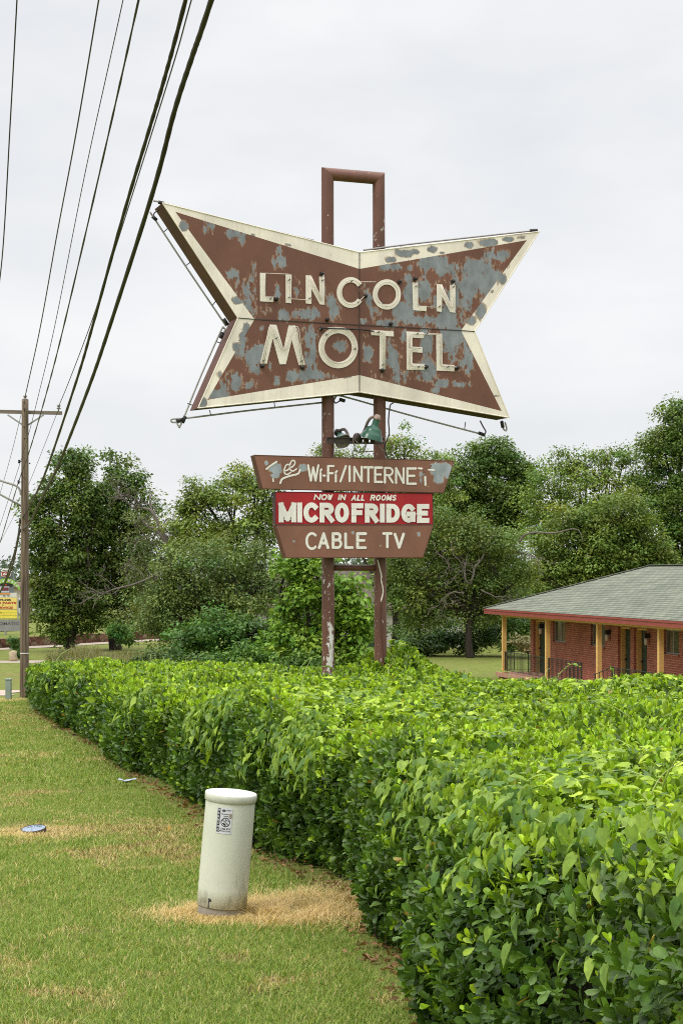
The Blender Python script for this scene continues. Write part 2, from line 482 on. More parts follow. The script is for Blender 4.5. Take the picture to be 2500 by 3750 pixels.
pp = lambda L: [(*c1(x, y), rx * 1.04, ry * 1.04, k + .13) for x, y, rx, ry, k in L]
PFACE = pp([(262, 270, 24, 24, .62), (243, 292, 13, 18, .62), (345, 308, 26, 18, .66), (384, 325, 13, 22, .6), (158, 282, 13, 13, .7), (525, 415, 28, 32, .70), (525, 372, 10, 18, .6), (440, 316, 9, 9, .5), (620, 402, 10, 8, .5),
    (345, 460, 30, 22, .48), (425, 470, 20, 38, .60), (385, 520, 40, 50, .54), (400, 580, 44, 48, .62), (450, 605, 45, 34, .58), (520, 535, 11, 38, .62), (592, 520, 14, 36, .56), (545, 618, 26, 20, .62), (605, 618, 52, 20, .60), (665, 615, 24, 24, .58), (735, 615, 26, 32, .62), (722, 565, 16, 30, .56), (700, 520, 8, 40, .42),
    (960, 436, 40, 13, .62), (1025, 440, 22, 14, .58), (1020, 480, 32, 24, .54), (1120, 420, 70, 28, .64), (1180, 440, 60, 34, .60), (1290, 440, 70, 34, .70), (1330, 480, 70, 44, .72), (1360, 392, 50, 24, .66), (1250, 520, 90, 56, .62), (1028, 530, 22, 60, .62), (1085, 520, 48, 50, .58), (1130, 560, 20, 50, .6), (1235, 560, 40, 50, .66), (1320, 560, 40, 36, .58), (1000, 606, 50, 30, .68), (1040, 596, 40, 20, .62), (940, 650, 48, 16, .60), (890, 610, 24, 30, .48), (1060, 636, 90, 20, .60), (1150, 640, 36, 30, .62), (1200, 610, 40, 50, .60), (1180, 580, 20, 50, .6), (850, 644, 20, 12, .5), (868, 560, 26, 34, .46),
    (410, 770, 46, 34, .68), (385, 735, 22, 30, .62), (330, 875, 56, 40, .62), (290, 920, 44, 28, .68), (420, 890, 38, 20, .54), (640, 690, 28, 34, .64), (645, 770, 22, 60, .66), (640, 850, 44, 26, .66), (575, 852, 30, 22, .6), (515, 870, 26, 20, .56), (495, 817, 12, 20, .66), (760, 738, 26, 24, .62), (700, 855, 50, 16, .58), (458, 670, 10, 20, .46), (440, 830, 30, 20, .45),
    (870, 770, 22, 34, .56), (960, 770, 28, 60, .64), (985, 850, 36, 34, .64), (1000, 705, 12, 24, .6), (1090, 730, 28, 50, .64), (1095, 820, 30, 40, .6), (1190, 730, 44, 60, .72), (1230, 790, 30, 40, .62), (1080, 860, 44, 18, .54), (1150, 885, 44, 16, .62), (1120, 908, 22, 14, .6), (1250, 830, 24, 20, .56), (1200, 885, 50, 14, .56), (900, 850, 40, 20, .42), (1040, 690, 20, 12, .45), (860, 700, 30, 12, .42)])
PBORD = pp([(157, 282, 14, 14, .9), (1000, 385, 34, 13, .8), (955, 407, 18, 12, .8), (975, 375, 10, 10, .7), (1045, 378, 14, 10, .7), (1110, 367, 18, 10, .7), (1145, 382, 12, 6, .6), (1250, 352, 18, 10, .7), (1330, 342, 34, 13, .8), (1400, 330, 26, 9, .7), (1450, 322, 16, 8, .7), (1400, 432, 10, 14, .7), (1378, 480, 18, 24, .75), (1418, 400, 8, 10, .6), (1292, 605, 20, 36, .8), (1262, 640, 20, 16, .7), (1340, 530, 10, 8, .6),
    (370, 562, 22, 14, .8), (398, 668, 10, 18, .85), (386, 705, 10, 22, .8), (360, 745, 12, 16, .7), (232, 955, 14, 15, .85), (300, 850, 14, 16, .7), (1355, 930, 14, 4, .6), (790, 858, 30, 4, .6), (880, 866, 30, 4, .6), (640, 402, 10, 4, .5), (560, 352, 16, 6, .6), (425, 316, 10, 8, .7)])
fp = [quadgrid(INN[0], INN[1], CEN, INN[7], patches=PFACE, off=.002), quadgrid(INN[1], INN[2], INN[3], CEN, patches=PFACE, base=.05, off=.002),
      quadgrid(INN[7], CEN, INN[5], INN[6], patches=PFACE, off=.002), quadgrid(CEN, INN[3], INN[4], INN[5], patches=PFACE, base=.03, off=.002)]
V, Fc, A = join(fp)
mk('sign_face', V, Fc, M_brown, cab, S_ORG, attr={'peel': A})
bp = [quadgrid(OUT[i], OUT[(i + 1) % 8], INN[(i + 1) % 8], INN[i], patches=PBORD, off=.002, step=8) for i in range(8)]
V, Fc, A = join(bp)
mk('border', V, Fc, M_cream, cab, S_ORG, attr={'peel': A})
mb = MB()
for a, b in ((INN[7], INN[3]), (OUT[1], OUT[5]), (OUT[7], INN[7]), (INN[3], OUT[3])):
    mb.add(bar(S(*a, .006), S(*b, .006), .011, .006, SN))
mb.build('panel_seam', M_darkiron, cab, S_ORG)
mb = MB()   # thin rolled lip round the front edge
for i in range(8):
    mb.add(tube([S(*OUT[i], .002), S(*OUT[(i + 1) % 8], .002)], .009, 6))
mb.build('edge_lip', M_cream, cab, S_ORG)

# letters
def poly_letter(pts, zf):
    q = [zf(*p) for p in pts]
    return prism([S(*p, .010) for p in q], [S(*p, .0035) for p in q])
def ring_letter(zf, cx, cy, ro, so, ri, si, a0=0, a1=360, n=48):
    """outer radii ro (x), so (y), inner ri, si"""
    th = np.radians(np.linspace(a0, a1, n + 1)); V = []
    for off in (.010, .0035):
        for rx, ry in ((ro, so), (ri, si)):
            V += [S(*zf(cx + rx * math.cos(t), cy + ry * math.sin(t)), off) for t in th]
    m = n + 1; Fc = []
    for i in range(n):
        Fc += [(i, i + 1, m + i + 1, m + i), (2 * m + i, 3 * m + i, 3 * m + i + 1, 2 * m + i + 1), (i, 2 * m + i, 2 * m + i + 1, i + 1), (m + i, m + i + 1, 3 * m + i + 1, 3 * m + i)]
    if a1 - a0 < 360: Fc += [(0, m, 3 * m, 2 * m), (n, 2 * m + n, 3 * m + n, m + n)]
    return V, Fc
LET = [
    poly_letter([(188, 175), (265, 178), (262, 495), (368, 502), (368, 568), (190, 556)], z9),
    poly_letter([(530, 192), (612, 200), (606, 583), (533, 575)], z9),
    poly_letter([(800, 208), (872, 213), (984, 455), (976, 226), (1052, 228), (1051, 603), (985, 597), (878, 395), (875, 592), (800, 585)], z9),
    ring_letter(c1, 798, 533.5, 53, 59, 33, 39, 35, 325),
    ring_letter(c1, 936.5, 541, 54, 58, 35, 38),
    poly_letter([(455, 182), (500, 185), (503, 367), (570, 371), (568, 411), (462, 403)], z13),
    poly_letter([(650, 195), (692, 197), (757, 340), (755, 203), (800, 206), (797, 424), (757, 418), (693, 296), (690, 417), (650, 412)], z13),
    poly_letter([(188, 1388), (320, 868), (408, 870), (503, 1190), (570, 880), (662, 880), (792, 1408), (706, 1411), (612, 1075), (535, 1397), (450, 1399), (358, 1055), (282, 1390)], z9),
    ring_letter(z9, 1232, 1176, 264, 276, 182, 192),
    poly_letter([(125, 560), (308, 572), (308, 613), (245, 610), (242, 876), (193, 873), (195, 606), (128, 602)], z13),
    poly_letter([(408, 572), (549, 580), (548, 628), (456, 622), (456, 694), (536, 699), (535, 743), (456, 738), (456, 828), (552, 834), (552, 879), (410, 878)], z13),
    poly_letter([(645, 590), (693, 592), (696, 835), (793, 842), (790, 892), (648, 885)], z13)]
letters = [mk('letter', v, f, M_letter, cab, S_ORG) for v, f in LET]
def ntube(zf, pts, r=.006, off=.05, smooth=0):
    q = [S(*zf(*p), off) for p in pts]
    return tube(spline(q, 6) if smooth else q, r, 6)
ang = lambda zf, cx, cy, rx, ry, a0, a1: [(cx + rx * math.cos(math.radians(t)), cy + ry * math.sin(math.radians(t))) for t in np.linspace(a0, a1, 22)]
def dbl(zf, pts, dx=0, dy=0, **k):
    return [ntube(zf, pts, **k), ntube(zf, [(x + dx, y + dy) for x, y in pts], **k)]
NEON = [
    (0, dbl(z9, [(410, 500), (275, 498), (258, 480), (258, 180), (575, 195), (590, 210), (590, 500), (612, 525), (840, 540), (860, 525), (862, 215)], -16, 6)),
    (2, dbl(z9, [(868, 215), (1020, 540), (1040, 530), (1042, 170)], -14, 8)),
    (3, dbl(c1, [(895, 493), (835, 493)] + ang(c1, 802, 533, 42, 47, -40, -320) + [(850, 548)], -6, 3)),
    (4, dbl(c1, ang(c1, 938, 540, 43, 47, 130, 470), -5, 3)),
    (5, dbl(z13, [(495, 165), (500, 375), (650, 380), (690, 378)], -12, 5)),
    (6, dbl(z13, [(690, 200), (760, 380), (785, 385), (788, 190)], -9, 4)),
    (7, dbl(z9, [(240, 1400), (330, 895), (375, 900), (500, 1205), (545, 1205), (650, 900), (685, 890), (712, 940), (768, 1420)], -22, 8)),
    (8, dbl(z9, [(1000, 920), (1180, 905)] + ang(z9, 1258, 1145, 222, 238, -90, 250) + [(1240, 915)], -18, 8)),
    (9, dbl(z13, [(135, 575), (225, 578), (238, 590), (236, 870)], -10, 6)),
    (10, dbl(z13, [(640, 595), (460, 592), (440, 605), (440, 700), (530, 708), (450, 716), (440, 730), (440, 830), (460, 848), (560, 855)], -9, 4)),
    (11, dbl(z13, [(560, 590), (680, 594), (687, 610), (688, 835), (705, 848), (815, 855)], -9, 4))]
for li, ts in NEON:
    mb = MB()
    for t in ts[:1] if li in (0, 3, 4, 5) else ts: mb.add(t)
    mb.build('neon_tube', M_glass, cab, S_ORG, True)
EL = [z9(400, 530), z9(1010, 190), c1(853, 548), c1(984, 493), z13(475, 155), z13(775, 175), z9(215, 1425), z9(750, 1445), z9(1000, 925), z13(213, 885), z13(562, 857), z13(808, 865), z9(1080, 805), z13(280, 515)]
for e in EL:
    mk('electrode_housing', *lathe([(.026, -.0), (.030, .02), (.022, .06), (.012, .075)], S(*e, .004), SN, 12), M_black, cab, S_ORG, True)
for zf, ps in ((z9, [(578, 270), (578, 505), (855, 515), (1025, 275), (330, 520), (1415, 285), (1500, 570), (408, 1050), (235, 1350), (745, 1355), (1080, 1000), (1455, 1190)]), (z13, [(225, 345), (485, 212), (675, 372), (785, 215), (185, 577), (222, 838), (497, 590), (507, 855), (742, 855), (572, 590)])):
    for p in ps:
        q = zf(*p)
        mb = MB(); mb.add(tube([S(*q, .004), S(q[0] + 1, q[1] - 1, .065)], .006, 5))
        mb.add(bar(S(q[0] - 4, q[1] + 3, .058), S(q[0] + 4, q[1] - 3, .058), .010))
        mb.build('tube_support', M_darkiron, cab, S_ORG)
V, Fc = tube([S(*z9(1000, 915), .05), S(*z9(1560, 935), .05), S(*z13(150, 572), .05)], .011, 6)
mk('black_tube', V, Fc, M_black, cab, S_ORG, True)

# the glass tubes along the outside edges
def edge_tube(pts, off, standoffs=(), caps=()):
    mb = MB()
    mb.add(tube(spline([S(*p, off) for p in pts], 6), .013, 7), 0)
    for p, q in standoffs: mb.add(tube([S(*p, off), S(*q, off + .02)], .007, 5), 1)
    for p, q in caps: mb.add(tube([S(*p, off), S(*q, off)], .026, 8), 1)
    mb.build('edge_tube', [M_tubebk, M_black], cab, S_ORG, True)
edge_tube([(555, 785), (560, 792), (690, 990), (828, 1194)], -.25, [((598, 850), (614, 836)), ((679, 973), (696, 960)), ((775, 1121), (791, 1101))], [((558, 791), (574, 806)), ((819, 1166), (834, 1190))])
edge_tube([(820, 1216), (824, 1206), (817, 1200), (808, 1212), (736, 1374), (664, 1550), (655, 1560), (650, 1552), (656, 1538)], -.25, [((790, 1250), (808, 1256)), ((686, 1477), (706, 1484))], [((816, 1217), (808, 1238)), ((678, 1524), (668, 1548))])
edge_tube([(676, 1542), (652, 1546), (632, 1546), (626, 1540), (634, 1534), (700, 1529), (920, 1502), (1178, 1474)], -.25, [((772, 1520), (767, 1502)), ((1006, 1492), (1004, 1473))], [((646, 1543), (672, 1534))])
edge_tube([(1222, 1465), (1230, 1452), (1240, 1448), (1300, 1463), (1500, 1520), (1768, 1591)], -.25, [((1700, 1573), (1704, 1545))], [((1243, 1462), (1262, 1468)), ((1752, 1585), (1774, 1593))])
edge_tube([(570, 737), (590, 740), (900, 820), (1150, 880)], -.10, [], [((580, 739), (600, 744))])
edge_tube([(1330, 915), (1500, 893), (1760, 864), (1966, 842)], -.10, [((1465, 897), (1467, 905))], [((1940, 844), (1966, 843))])
edge_tube([(1838, 1540), (1836, 1552), (1843, 1570), (1852, 1577), (1854, 1566), (1848, 1545)], -.2, [], [((1836, 1542), (1841, 1566))])
mb = MB()
for pts, off in (([(1440, 1475), (1428, 1486), (1422, 1540), (1424, 1590), (1408, 1640), (1425, 1690)], .0), ([(1757, 1540), (1768, 1562), (1778, 1580), (1772, 1592)], -.25), ([(1222, 1466), (1228, 1476), (1240, 1470), (1250, 1466)], -.25), ([(582, 768), (566, 778), (562, 790)], -.25)):
    mb.add(tube(spline([S(*p, off) for p in pts], 6), .010, 6))
mb.build('black_cable', M_black, cab, S_ORG, True)

# ---- the three boards
BOFF = .05
def board(name, pts, mat, depth, patches, base=-.1, side=M_side, off=BOFF):
    fr = [S(*p, off) for p in pts]; bk = [p - SN * depth for p in fr]
    mb = MB(); mb.add((bk, [(0, 1, 2, 3)]))
    for i in range(4): mb.add(([fr[i], fr[(i + 1) % 4], bk[(i + 1) % 4], bk[i]], [(0, 1, 2, 3)]))
    o = mb.build(name, side, sign, S_ORG)
    V, Fc, A = quadgrid(*pts, step=7, off=off + .001, patches=patches, base=base)
    mk('panel_face', V, Fc, mat, o, S_ORG, attr={'peel': A})
    mb = MB()
    for i in range(4): mb.add(tube([S(*pts[i], off), S(*pts[(i + 1) % 4], off)], .006, 5))
    mb.build('edge_lip', side, o, S_ORG)
    return o
q2 = lambda L: [(*z2(x, y), rx * .5357, ry * .5357, k) for x, y, rx, ry, k in L]
W_P = q2([(240, 555, 50, 46, 1.0), (235, 600, 40, 26, .95), (180, 515, 24, 22, .9), (425, 548, 30, 30, .95), (428, 585, 8, 16, .5), (1350, 560, 60, 50, 1.0), (1400, 555, 50, 50, 1.0), (1355, 625, 40, 36, .95), (1415, 605, 20, 30, .9), (1250, 590, 40, 40, .72), (1232, 640, 16, 40, .8), (1285, 672, 14, 10, .8), (1300, 520, 30, 12, .7), (230, 468, 26, 5, .7)])
wifi = board('wifi_board', [z2(92, 460), z2(1460, 500), z2(1388, 718), z2(150, 690)], M_board, .17, W_P)
micro = board('red_board', [z2(240, 712), z2(1312, 722), z2(1315, 935), z2(240, 934)], M_red, .13, q2([(560, 776, 8, 8, .7), (912, 850, 5, 5, .7)]), base=-.3, side=plain('red_side', (.06, .018, .022), .6), off=BOFF - .01)
cable = board('cable_board', [z2(240, 938), z2(1318, 937), z2(1248, 1160), z2(310, 1162)], M_board, .16, q2([(365, 1050, 16, 16, .85), (335, 995, 6, 5, .7), (768, 990, 13, 18, .9), (1220, 1002, 14, 20, .9), (955, 1083, 13, 10, .8), (1155, 1042, 5, 6, .6), (930, 1050, 5, 5, .6), (525, 942, 6, 6, .4)]))

# ---- stroke lettering
def ellarc(cx, cy, rx, ry, a0, a1, n=12):
    return [(cx + rx * math.cos(math.radians(t)), cy + ry * math.sin(math.radians(t))) for t in np.linspace(a0, a1, n)]
def glyph(ch):
    return {
        'A': [[(0, 0), (.5, 1)], [(.5, 1), (1, 0)], [(.17, .33), (.83, .33)]],
        'B': [[(0, 0), (0, 1)], [(0, 1), (.5, 1)] + ellarc(.55, .77, .36, .23, 90, -90)[1:] + [(0, .54)], [(.5, .54)] + ellarc(.6, .27, .40, .27, 90, -90)[1:] + [(0, 0)]],
        'C': [ellarc(.55, .5, .55, .5, 48, 312, 22)],
        'D': [[(0, 0), (0, 1)], [(0, 1), (.4, 1)] + ellarc(.42, .5, .58, .5, 90, -90, 16)[1:] + [(0, 0)]],
        'E': [[(0, 0), (0, 1)], [(0, 1), (1, 1)], [(0, .52), (.82, .52)], [(0, 0), (1, 0)]],
        'F': [[(0, 0), (0, 1)], [(0, 1), (1, 1)], [(0, .52), (.85, .52)]],
        'G': [ellarc(.54, .5, .54, .5, 45, 345, 24), [(.6, .44), (1.02, .44)], [(1.02, .44), (1.02, 0.06)]],
        'I': [[(.5, 0), (.5, 1)]],
        'L': [[(0, 1), (0, 0)], [(0, 0), (1, 0)]],
        'M': [[(0, 0), (0, 1)], [(0, 1), (.5, 0.1)], [(.5, .1), (1, 1)], [(1, 1), (1, 0)]],
        'N': [[(0, 0), (0, 1)], [(0, 1), (1, 0)], [(1, 0), (1, 1)]],
        'O': [ellarc(.5, .5, .5, .5, 90, 450, 31)],
        'R': [[(0, 0), (0, 1)], [(0, 1), (.5, 1)] + ellarc(.52, .75, .46, .25, 90, -90)[1:] + [(0, .5)], [(.42, .5), (1, 0)]],
        'S': [ellarc(.5, .75, .46, .25, 35, 270, 12) + ellarc(.5, .25, .48, .25, 90, -145, 12)[1:]],
        'T': [[(0, 1), (1, 1)], [(.5, 1), (.5, 0)]],
        'V': [[(0, 1), (.5, 0)], [(.5, 0), (1, 1)]],
        'W': [[(0, 1), (.27, 0)], [(.27, 0), (.5, .85)], [(.5, .85), (.73, 0)], [(.73, 0), (1, 1)]],
        '/': [[(0, 0), (1, 1)]], '-': [[(0, .5), (1, .5)]],
        'i': [[(.5, 0), (.5, .78)], [(.5, 1.0), (.9, 1.13)]],
        'e': [[(.05, .45), (.55, .55), (.95, .78), (.72, 1.0), (.3, .85), (.05, .4), (.3, .02), (.75, .08), (1.2, .4)]],
        '8': [ellarc(.5, .76, .38, .24, 90, 451, 20), ellarc(.5, .26, .46, .26, 90, 451, 20)], '1': [[(.5, 0), (.5, 1)], [(.5, 1), (.25, .82)]],
        '6': [ellarc(.5, .3, .45, .3, 90, 451, 20), [(.06, .35), (.2, .75), (.7, 1.0)]],
        'P': [[(0, 0), (0, 1)], [(0, 1), (.5, 1)] + ellarc(.52, .74, .46, .26, 90, -90)[1:] + [(0, .48)]],
        'Y': [[(0, 1), (.5, .5)], [(1, 1), (.5, .5)], [(.5, .5), (.5, 0)]],
        'U': [[(0, 1), (0, .35)] + ellarc(.5, .35, .5, .35, 180, 360)[1:] + [(1, 1)]],
        'H': [[(0, 0), (0, 1)], [(1, 0), (1, 1)], [(0, .5), (1, .5)]],
    }[ch]
def ribbon(pts, w, round_cap=True):
    """2-D stroke of width w as one flat outline: returns verts, faces"""
    p = np.array(pts, float)
    keep = [0] + [i for i in range(1, len(p)) if np.linalg.norm(p[i] - p[i - 1]) > 1e-6]; p = p[keep]
    t = nrm(np.gradient(p, axis=0)) if len(p) > 2 else np.repeat(nrm(p[1:] - p[:1]), 2, 0)
    nn = np.stack([-t[:, 1], t[:, 0]], 1)
    if not round_cap and np.linalg.norm(p[0] - p[-1]) > 1e-4:
        p = p.copy(); p[0] -= t[0] * w / 2; p[-1] += t[-1] * w / 2
    closed = np.linalg.norm(p[0] - p[-1]) < 1e-4
    if closed:
        t = nrm(np.roll(p[:-1], -1, 0) - np.roll(p[:-1], 1, 0)); nn = np.stack([-t[:, 1], t[:, 0]], 1); nn = np.concatenate([nn, nn[:1]]); round_cap = True
    L = p + nn * w / 2; Rr = p - nn * w / 2; n = len(p)
    V = list(map(tuple, L)) + list(map(tuple, Rr))
    Fc = [(i, i + 1, n + i + 1, n + i) for i in range(n - 1)]
    if round_cap and not closed:
        for c, d, s, e in ((p[0], -t[0], n, 0), (p[-1], t[-1], n - 1, 2 * n - 1)):
            a0 = math.atan2(d[1], d[0]); k0 = len(V)
            V += [(c[0] + w / 2 * math.cos(a0 + u), c[1] + w / 2 * math.sin(a0 + u)) for u in np.linspace(-math.pi / 2, math.pi / 2, 7)]
            Fc.append(tuple(range(k0, k0 + 7)))
    return V, Fc
_lay = [0]
def put_glyph(mb, ch, x0, x1, yt, yb, w, mapf, off=.004, cap=True, slant=0.0, slope=0.0, jit=0.0, layer=.0012):
    """yt/yb: top/bottom in picture px of the sign; mapf(x,y,off) -> world"""
    gx0, gx1, gt, gb = x0 + w / 2, x1 - w / 2, yt + w / 2, yb - w / 2
    for k, st in enumerate(glyph(ch)):
        q = []
        for (u, v) in st:
            y = gb + (gt - gb) * v; x = gx0 + (gx1 - gx0) * u + slant * (gb - y)
            q.append((x, y + slope * (x - x0)))
        ww = w * (1 + jit * (random.random() - .5))
        V, Fc = ribbon(q, ww, cap)
        mb.add(([mapf(x, y, off + layer * (k % 4)) for x, y in V], Fc))
def bmap(x, y, off): return S(x, y, BOFF + off)
def word(name, parent, mat, items, w, zf=z2, sc_=.5357, cap=True, slant=0, jit=.2, slope=0, extra=()):
    mb = MB()
    for ch, x0, x1, yt, yb in items:
        a, b = zf(x0, yt), zf(x1, yb)
        put_glyph(mb, ch, a[0], b[0], a[1], b[1], w * sc_, bmap, cap=cap, slant=slant, jit=jit, slope=slope)
    for st, ww in extra:
        V, Fc = ribbon(spline([np.array(zf(*p)) for p in st], 6), ww * sc_)
        mb.add(([bmap(x, y, .0045) for x, y in V], Fc))
    return mb.build(name, mat, parent, S_ORG)
word('lettering', wifi, M_white, [('W', 455, 540, 522, 642), ('i', 533, 562, 560, 645), ('-', 560, 585, 592, 608), ('F', 592, 645, 527, 645), ('i', 636, 668, 570, 648), ('/', 676, 728, 528, 647), ('I', 736, 756, 530, 645),
     ('N', 770, 836, 533, 646), ('T', 838, 910, 536, 650), ('E', 913, 974, 538, 651), ('R', 980, 1048, 540, 655), ('N', 1056, 1122, 543, 658), ('E', 1133, 1206, 544, 663)], 15,
     extra=[([(300, 570), (325, 560), (338, 540), (330, 524), (312, 530), (300, 560), (304, 586), (322, 592), (344, 578)], 9.5), ([(338, 548), (360, 536), (373, 514), (366, 497), (349, 502), (338, 534), (343, 562), (360, 569), (384, 554)], 9.5),
            ([(272, 652), (288, 622), (340, 602), (392, 588), (408, 562)], 13), ([(178, 556), (200, 536), (248, 505)], 12), ([(222, 622), (225, 640)], 10),
            ([(1218, 550), (1240, 552)], 13), ([(1286, 560), (1325, 562)], 11), ([(1262, 610), (1264, 664)], 14)])
word('lettering', micro, M_white, [('N', 500, 545, 727, 768), ('O', 548, 590, 727, 768), ('W', 592, 625, 727, 768), ('I', 664, 676, 729, 769), ('N', 680, 716, 729, 769), ('A', 756, 790, 732, 773), ('L', 794, 818, 732, 773), ('L', 823, 848, 732, 773),
     ('R', 885, 918, 731, 772), ('O', 922, 955, 731, 772), ('O', 959, 992, 731, 772), ('M', 996, 1030, 731, 772), ('S', 1034, 1062, 731, 773)], 9.5, slant=.22)
M_crack = peelmat('cracked_white_paint', (.80, .76, .70), under=(.12, .04, .04), rust=(.55, .45, .4), amp=.62, speck=False)
mic = [('M', 262, 381, 785, 920), ('I', 386, 424, 785, 920), ('C', 431, 533, 784, 922), ('R', 541, 640, 786, 921), ('O', 645, 742, 786, 922), ('F', 758, 840, 790, 921), ('R', 850, 943, 791, 922), ('I', 953, 987, 792, 922), ('D', 996, 1090, 793, 922), ('G', 1098, 1194, 793, 923), ('E', 1206, 1290, 794, 924)]
o = word('bold_lettering', micro, M_crack, mic, 34, cap=False, jit=.06)
at = o.data.attributes.new('peel', 'FLOAT', 'POINT'); at.data.foreach_set('value', np.full(len(o.data.vertices), .17, np.float32))
word('lettering', cable, M_white, [('C', 443, 528, 986, 1110), ('A', 529, 608, 988, 1103), ('B', 624, 696, 988, 1102), ('L', 709, 774, 989, 1102), ('E', 791, 864, 988, 1103), ('T', 968, 1040, 987, 1098), ('V', 1046, 1124, 991, 1101)], 19)

# ---- lamps and their perforated bracket between the posts
zl = lambda x, y: (1150 + .19133 * x, 1480 + .19133 * y)
LO = .02
def perforated():
    mb = MB(); x = np.linspace(240, 1330, 60)
    a, b = S(*zl(240, 712), LO), S(*zl(1340, 725), LO)
    h = .028
    d = nrm(b - a); L = np.linalg.norm(b - a); up = np.array([0, 0, 1.0])
    hole, pitch = .024, .098
    mb.add(bar(a + up * .055, b + up * .055, .05, .006, up))
    mb.add(bar(a + up * .042, b + up * .042, .006, .022, up)); mb.add(bar(a - up * .018, b - up * .018, .006, .026, up))
    n = int(L / pitch)
    for i in range(n + 1):
        s0 = i * pitch + hole if i else 0; s1 = min(L, (i + 1) * pitch)
        if i == 0: s1 = pitch * .5
        else: s0 = (i - .5) * pitch + hole; s1 = (i + .5) * pitch
        mb.add(bar(a + d * s0 + up * .013, a + d * min(s1, L) + up * .013, .006, .036, up))
    return mb
perforated().build('lamp_bracket', M_darkiron, sign, S_ORG)
M_green = peelmat('green_enamel', (.030, .095, .062), under=(.30, .2, .16), rust=(.16, .07, .05), amp=.35, speck=False, rough=.25)
M_enamelw = plain('white_enamel', (.42, .40, .35), .5, .2, 9)
M_pipe = plain('weathered_pipe', (.17, .13, .115), .7, .5, 12)
M_rustcap = plain('rusted_cap', (.33, .24, .20), .85, .5, 25)
def setpeel(o, v):
    a = o.data.attributes.new('peel', 'FLOAT', 'POINT'); a.data.foreach_set('value', np.full(len(o.data.vertices), v, np.float32)); return o
def lamp(neck_top, axis, pipe, rust, sc=1.0, shade=None):
    ax = nrm(axis)
    prof = [(.048, .0), (.050, .10), (.060, .125), (.090, .14), (.112, .175), (.120, .21), (.128, .214), (.150, .25), (.164, .295), (.168, .305)]
    prof = [(r * sc, h * sc) for r, h in prof]
    o = mk('flood_lamp', *lathe(prof, neck_top, ax, 28, False), shade or M_green, sign, S_ORG, True); setpeel(o, .16)
    mk('lamp_interior', *lathe([(r * sc, h * sc) for r, h in ((.167, .305), (.158, .292), (.142, .25), (.105, .20), (.05, .145), (.02, .14))], neck_top, ax, 28, False), M_enamelw, o, S_ORG, True)
    mk('lamp_cap', *lathe([(.006, -.055), (.034, -.05), (.050, -.02), (.057, .0), (.054, .02), (.049, .022)], neck_top, ax, 16), rust, o, S_ORG, True)
    mk('gooseneck', *tube(spline(pipe, 8), .021, 8), M_pipe, o, S_ORG, True)
    return o
lamp(S(*zl(1203, 268), .22), -SU * .22 - np.array([0, 0, .95]) - SN * .20, [S(*zl(1150, 235), .22), S(*zl(1080, 265), .20), S(*zl(1020, 350), .15), S(*zl(975, 470), .08), S(*zl(925, 560), .03), S(*zl(830, 640), .0)], M_rustcap)
lamp(S(*zl(455, 545), -.25), SU * .10 - np.array([0, 0, .62]) + SN * .72, [S(*zl(460, 515), -.25), S(*zl(570, 480), -.22), S(*zl(625, 540), -.15), S(*zl(660, 640), -.06), S(*zl(700, 680), .0)], M_darkiron, .72)
mk('junction_box', *lathe([(.03, -.03), (.055, -.02), (.055, .04), (.02, .05)], S(*zl(815, 645), .03), SN, 16), M_darkiron, sign, S_ORG, True)
mb = MB()
for pts in ([(870, 570), (800, 555), (750, 620), (755, 740), (790, 860), (830, 895), (930, 900), (1130, 905)], [(790, 610), (780, 680), (850, 755), (940, 730), (950, 650), (900, 590), (850, 580)], [(980, 720), (1000, 780), (965, 850), (970, 885)], [(960, 700), (975, 760), (970, 880)], [(1180, 765), (1240, 810), (1330, 895), (1440, 945), (1490, 920)], [(1440, 680), (1500, 800), (1480, 930)]):
    mb.add(tube(spline([S(*zl(*p), LO + .05) for p in pts], 6), .0075, 6))
mb.build('loose_wire', M_pipe, sign, S_ORG, True)
V, Fc = tube(spline([S(x, y, -.10) for x, y in ((1382, 2050), (1388, 2075), (1396, 2110), (1395, 2125), (1402, 2165), (1394, 2205))], 6), .010, 6)
mk('cable_conduit', V, Fc, M_letter, sign, S_ORG, True)
V, Fc = tube(spline([S(x, y, -.105) for x, y in ((1395, 2205), (1393, 2260), (1397, 2330), (1403, 2400), (1408, 2470))], 6), .007, 6)
mk('dark_cable', V, Fc, M_side, sign, S_ORG, True)
# ================================================================ utility pole and wires
def polewood():
    t = NT('weathered_pole_wood'); v = t.obj((9, 9, .35)); n = t.noise(v, 2.2, 6, .65)
    col = t.ramp(n, [(.28, (.045, .030, .022)), (.48, (.145, .11, .082)), (.68, (.30, .245, .19))])
    big = t.ramp(t.noise(t.obj((1.2, 1.2, .25)), 2, 4), [(.35, (.65, .62, .6)), (.65, (1.15, 1.12, 1.05))])
    t.base(t.mix(1.0, col, big, 'MULTIPLY')); t.bump(n, .6, .015)
    return t.fin(.9, .15)
M_pole = polewood()
M_arm = plain('crossarm_wood', (.20, .165, .135), .9, .3, 3, .15, (.3, 4, 4), bump=.3)
M_galv = plain('galvanised_steel', (.30, .29, .27), .5, .2, 9, .5)
M_insul = plain('porcelain_insulator', (.22, .21, .20), .2, .4, 9, .6, bump=0)
PY = 49.0
pb = P(90, 2556, PY); PZ0 = float(gz(pb[0], PY))
porg = np.array([pb[0], PY, PZ0])
pole = empty('utility_pole', porg, 'weathered wooden utility pole with a crossarm at the end of the hedge', 'utility pole')
ppx = [(89, 2590), (90, 2240), (91, 1900), (92, 1462)]
pp3 = spline([P(x, y, PY) for x, y in ppx], 8)
V, Fc = tube(pp3, np.linspace(.128, .092, len(pp3)), 18)
mk('pole_shaft', V, Fc, M_pole, pole, porg, True)
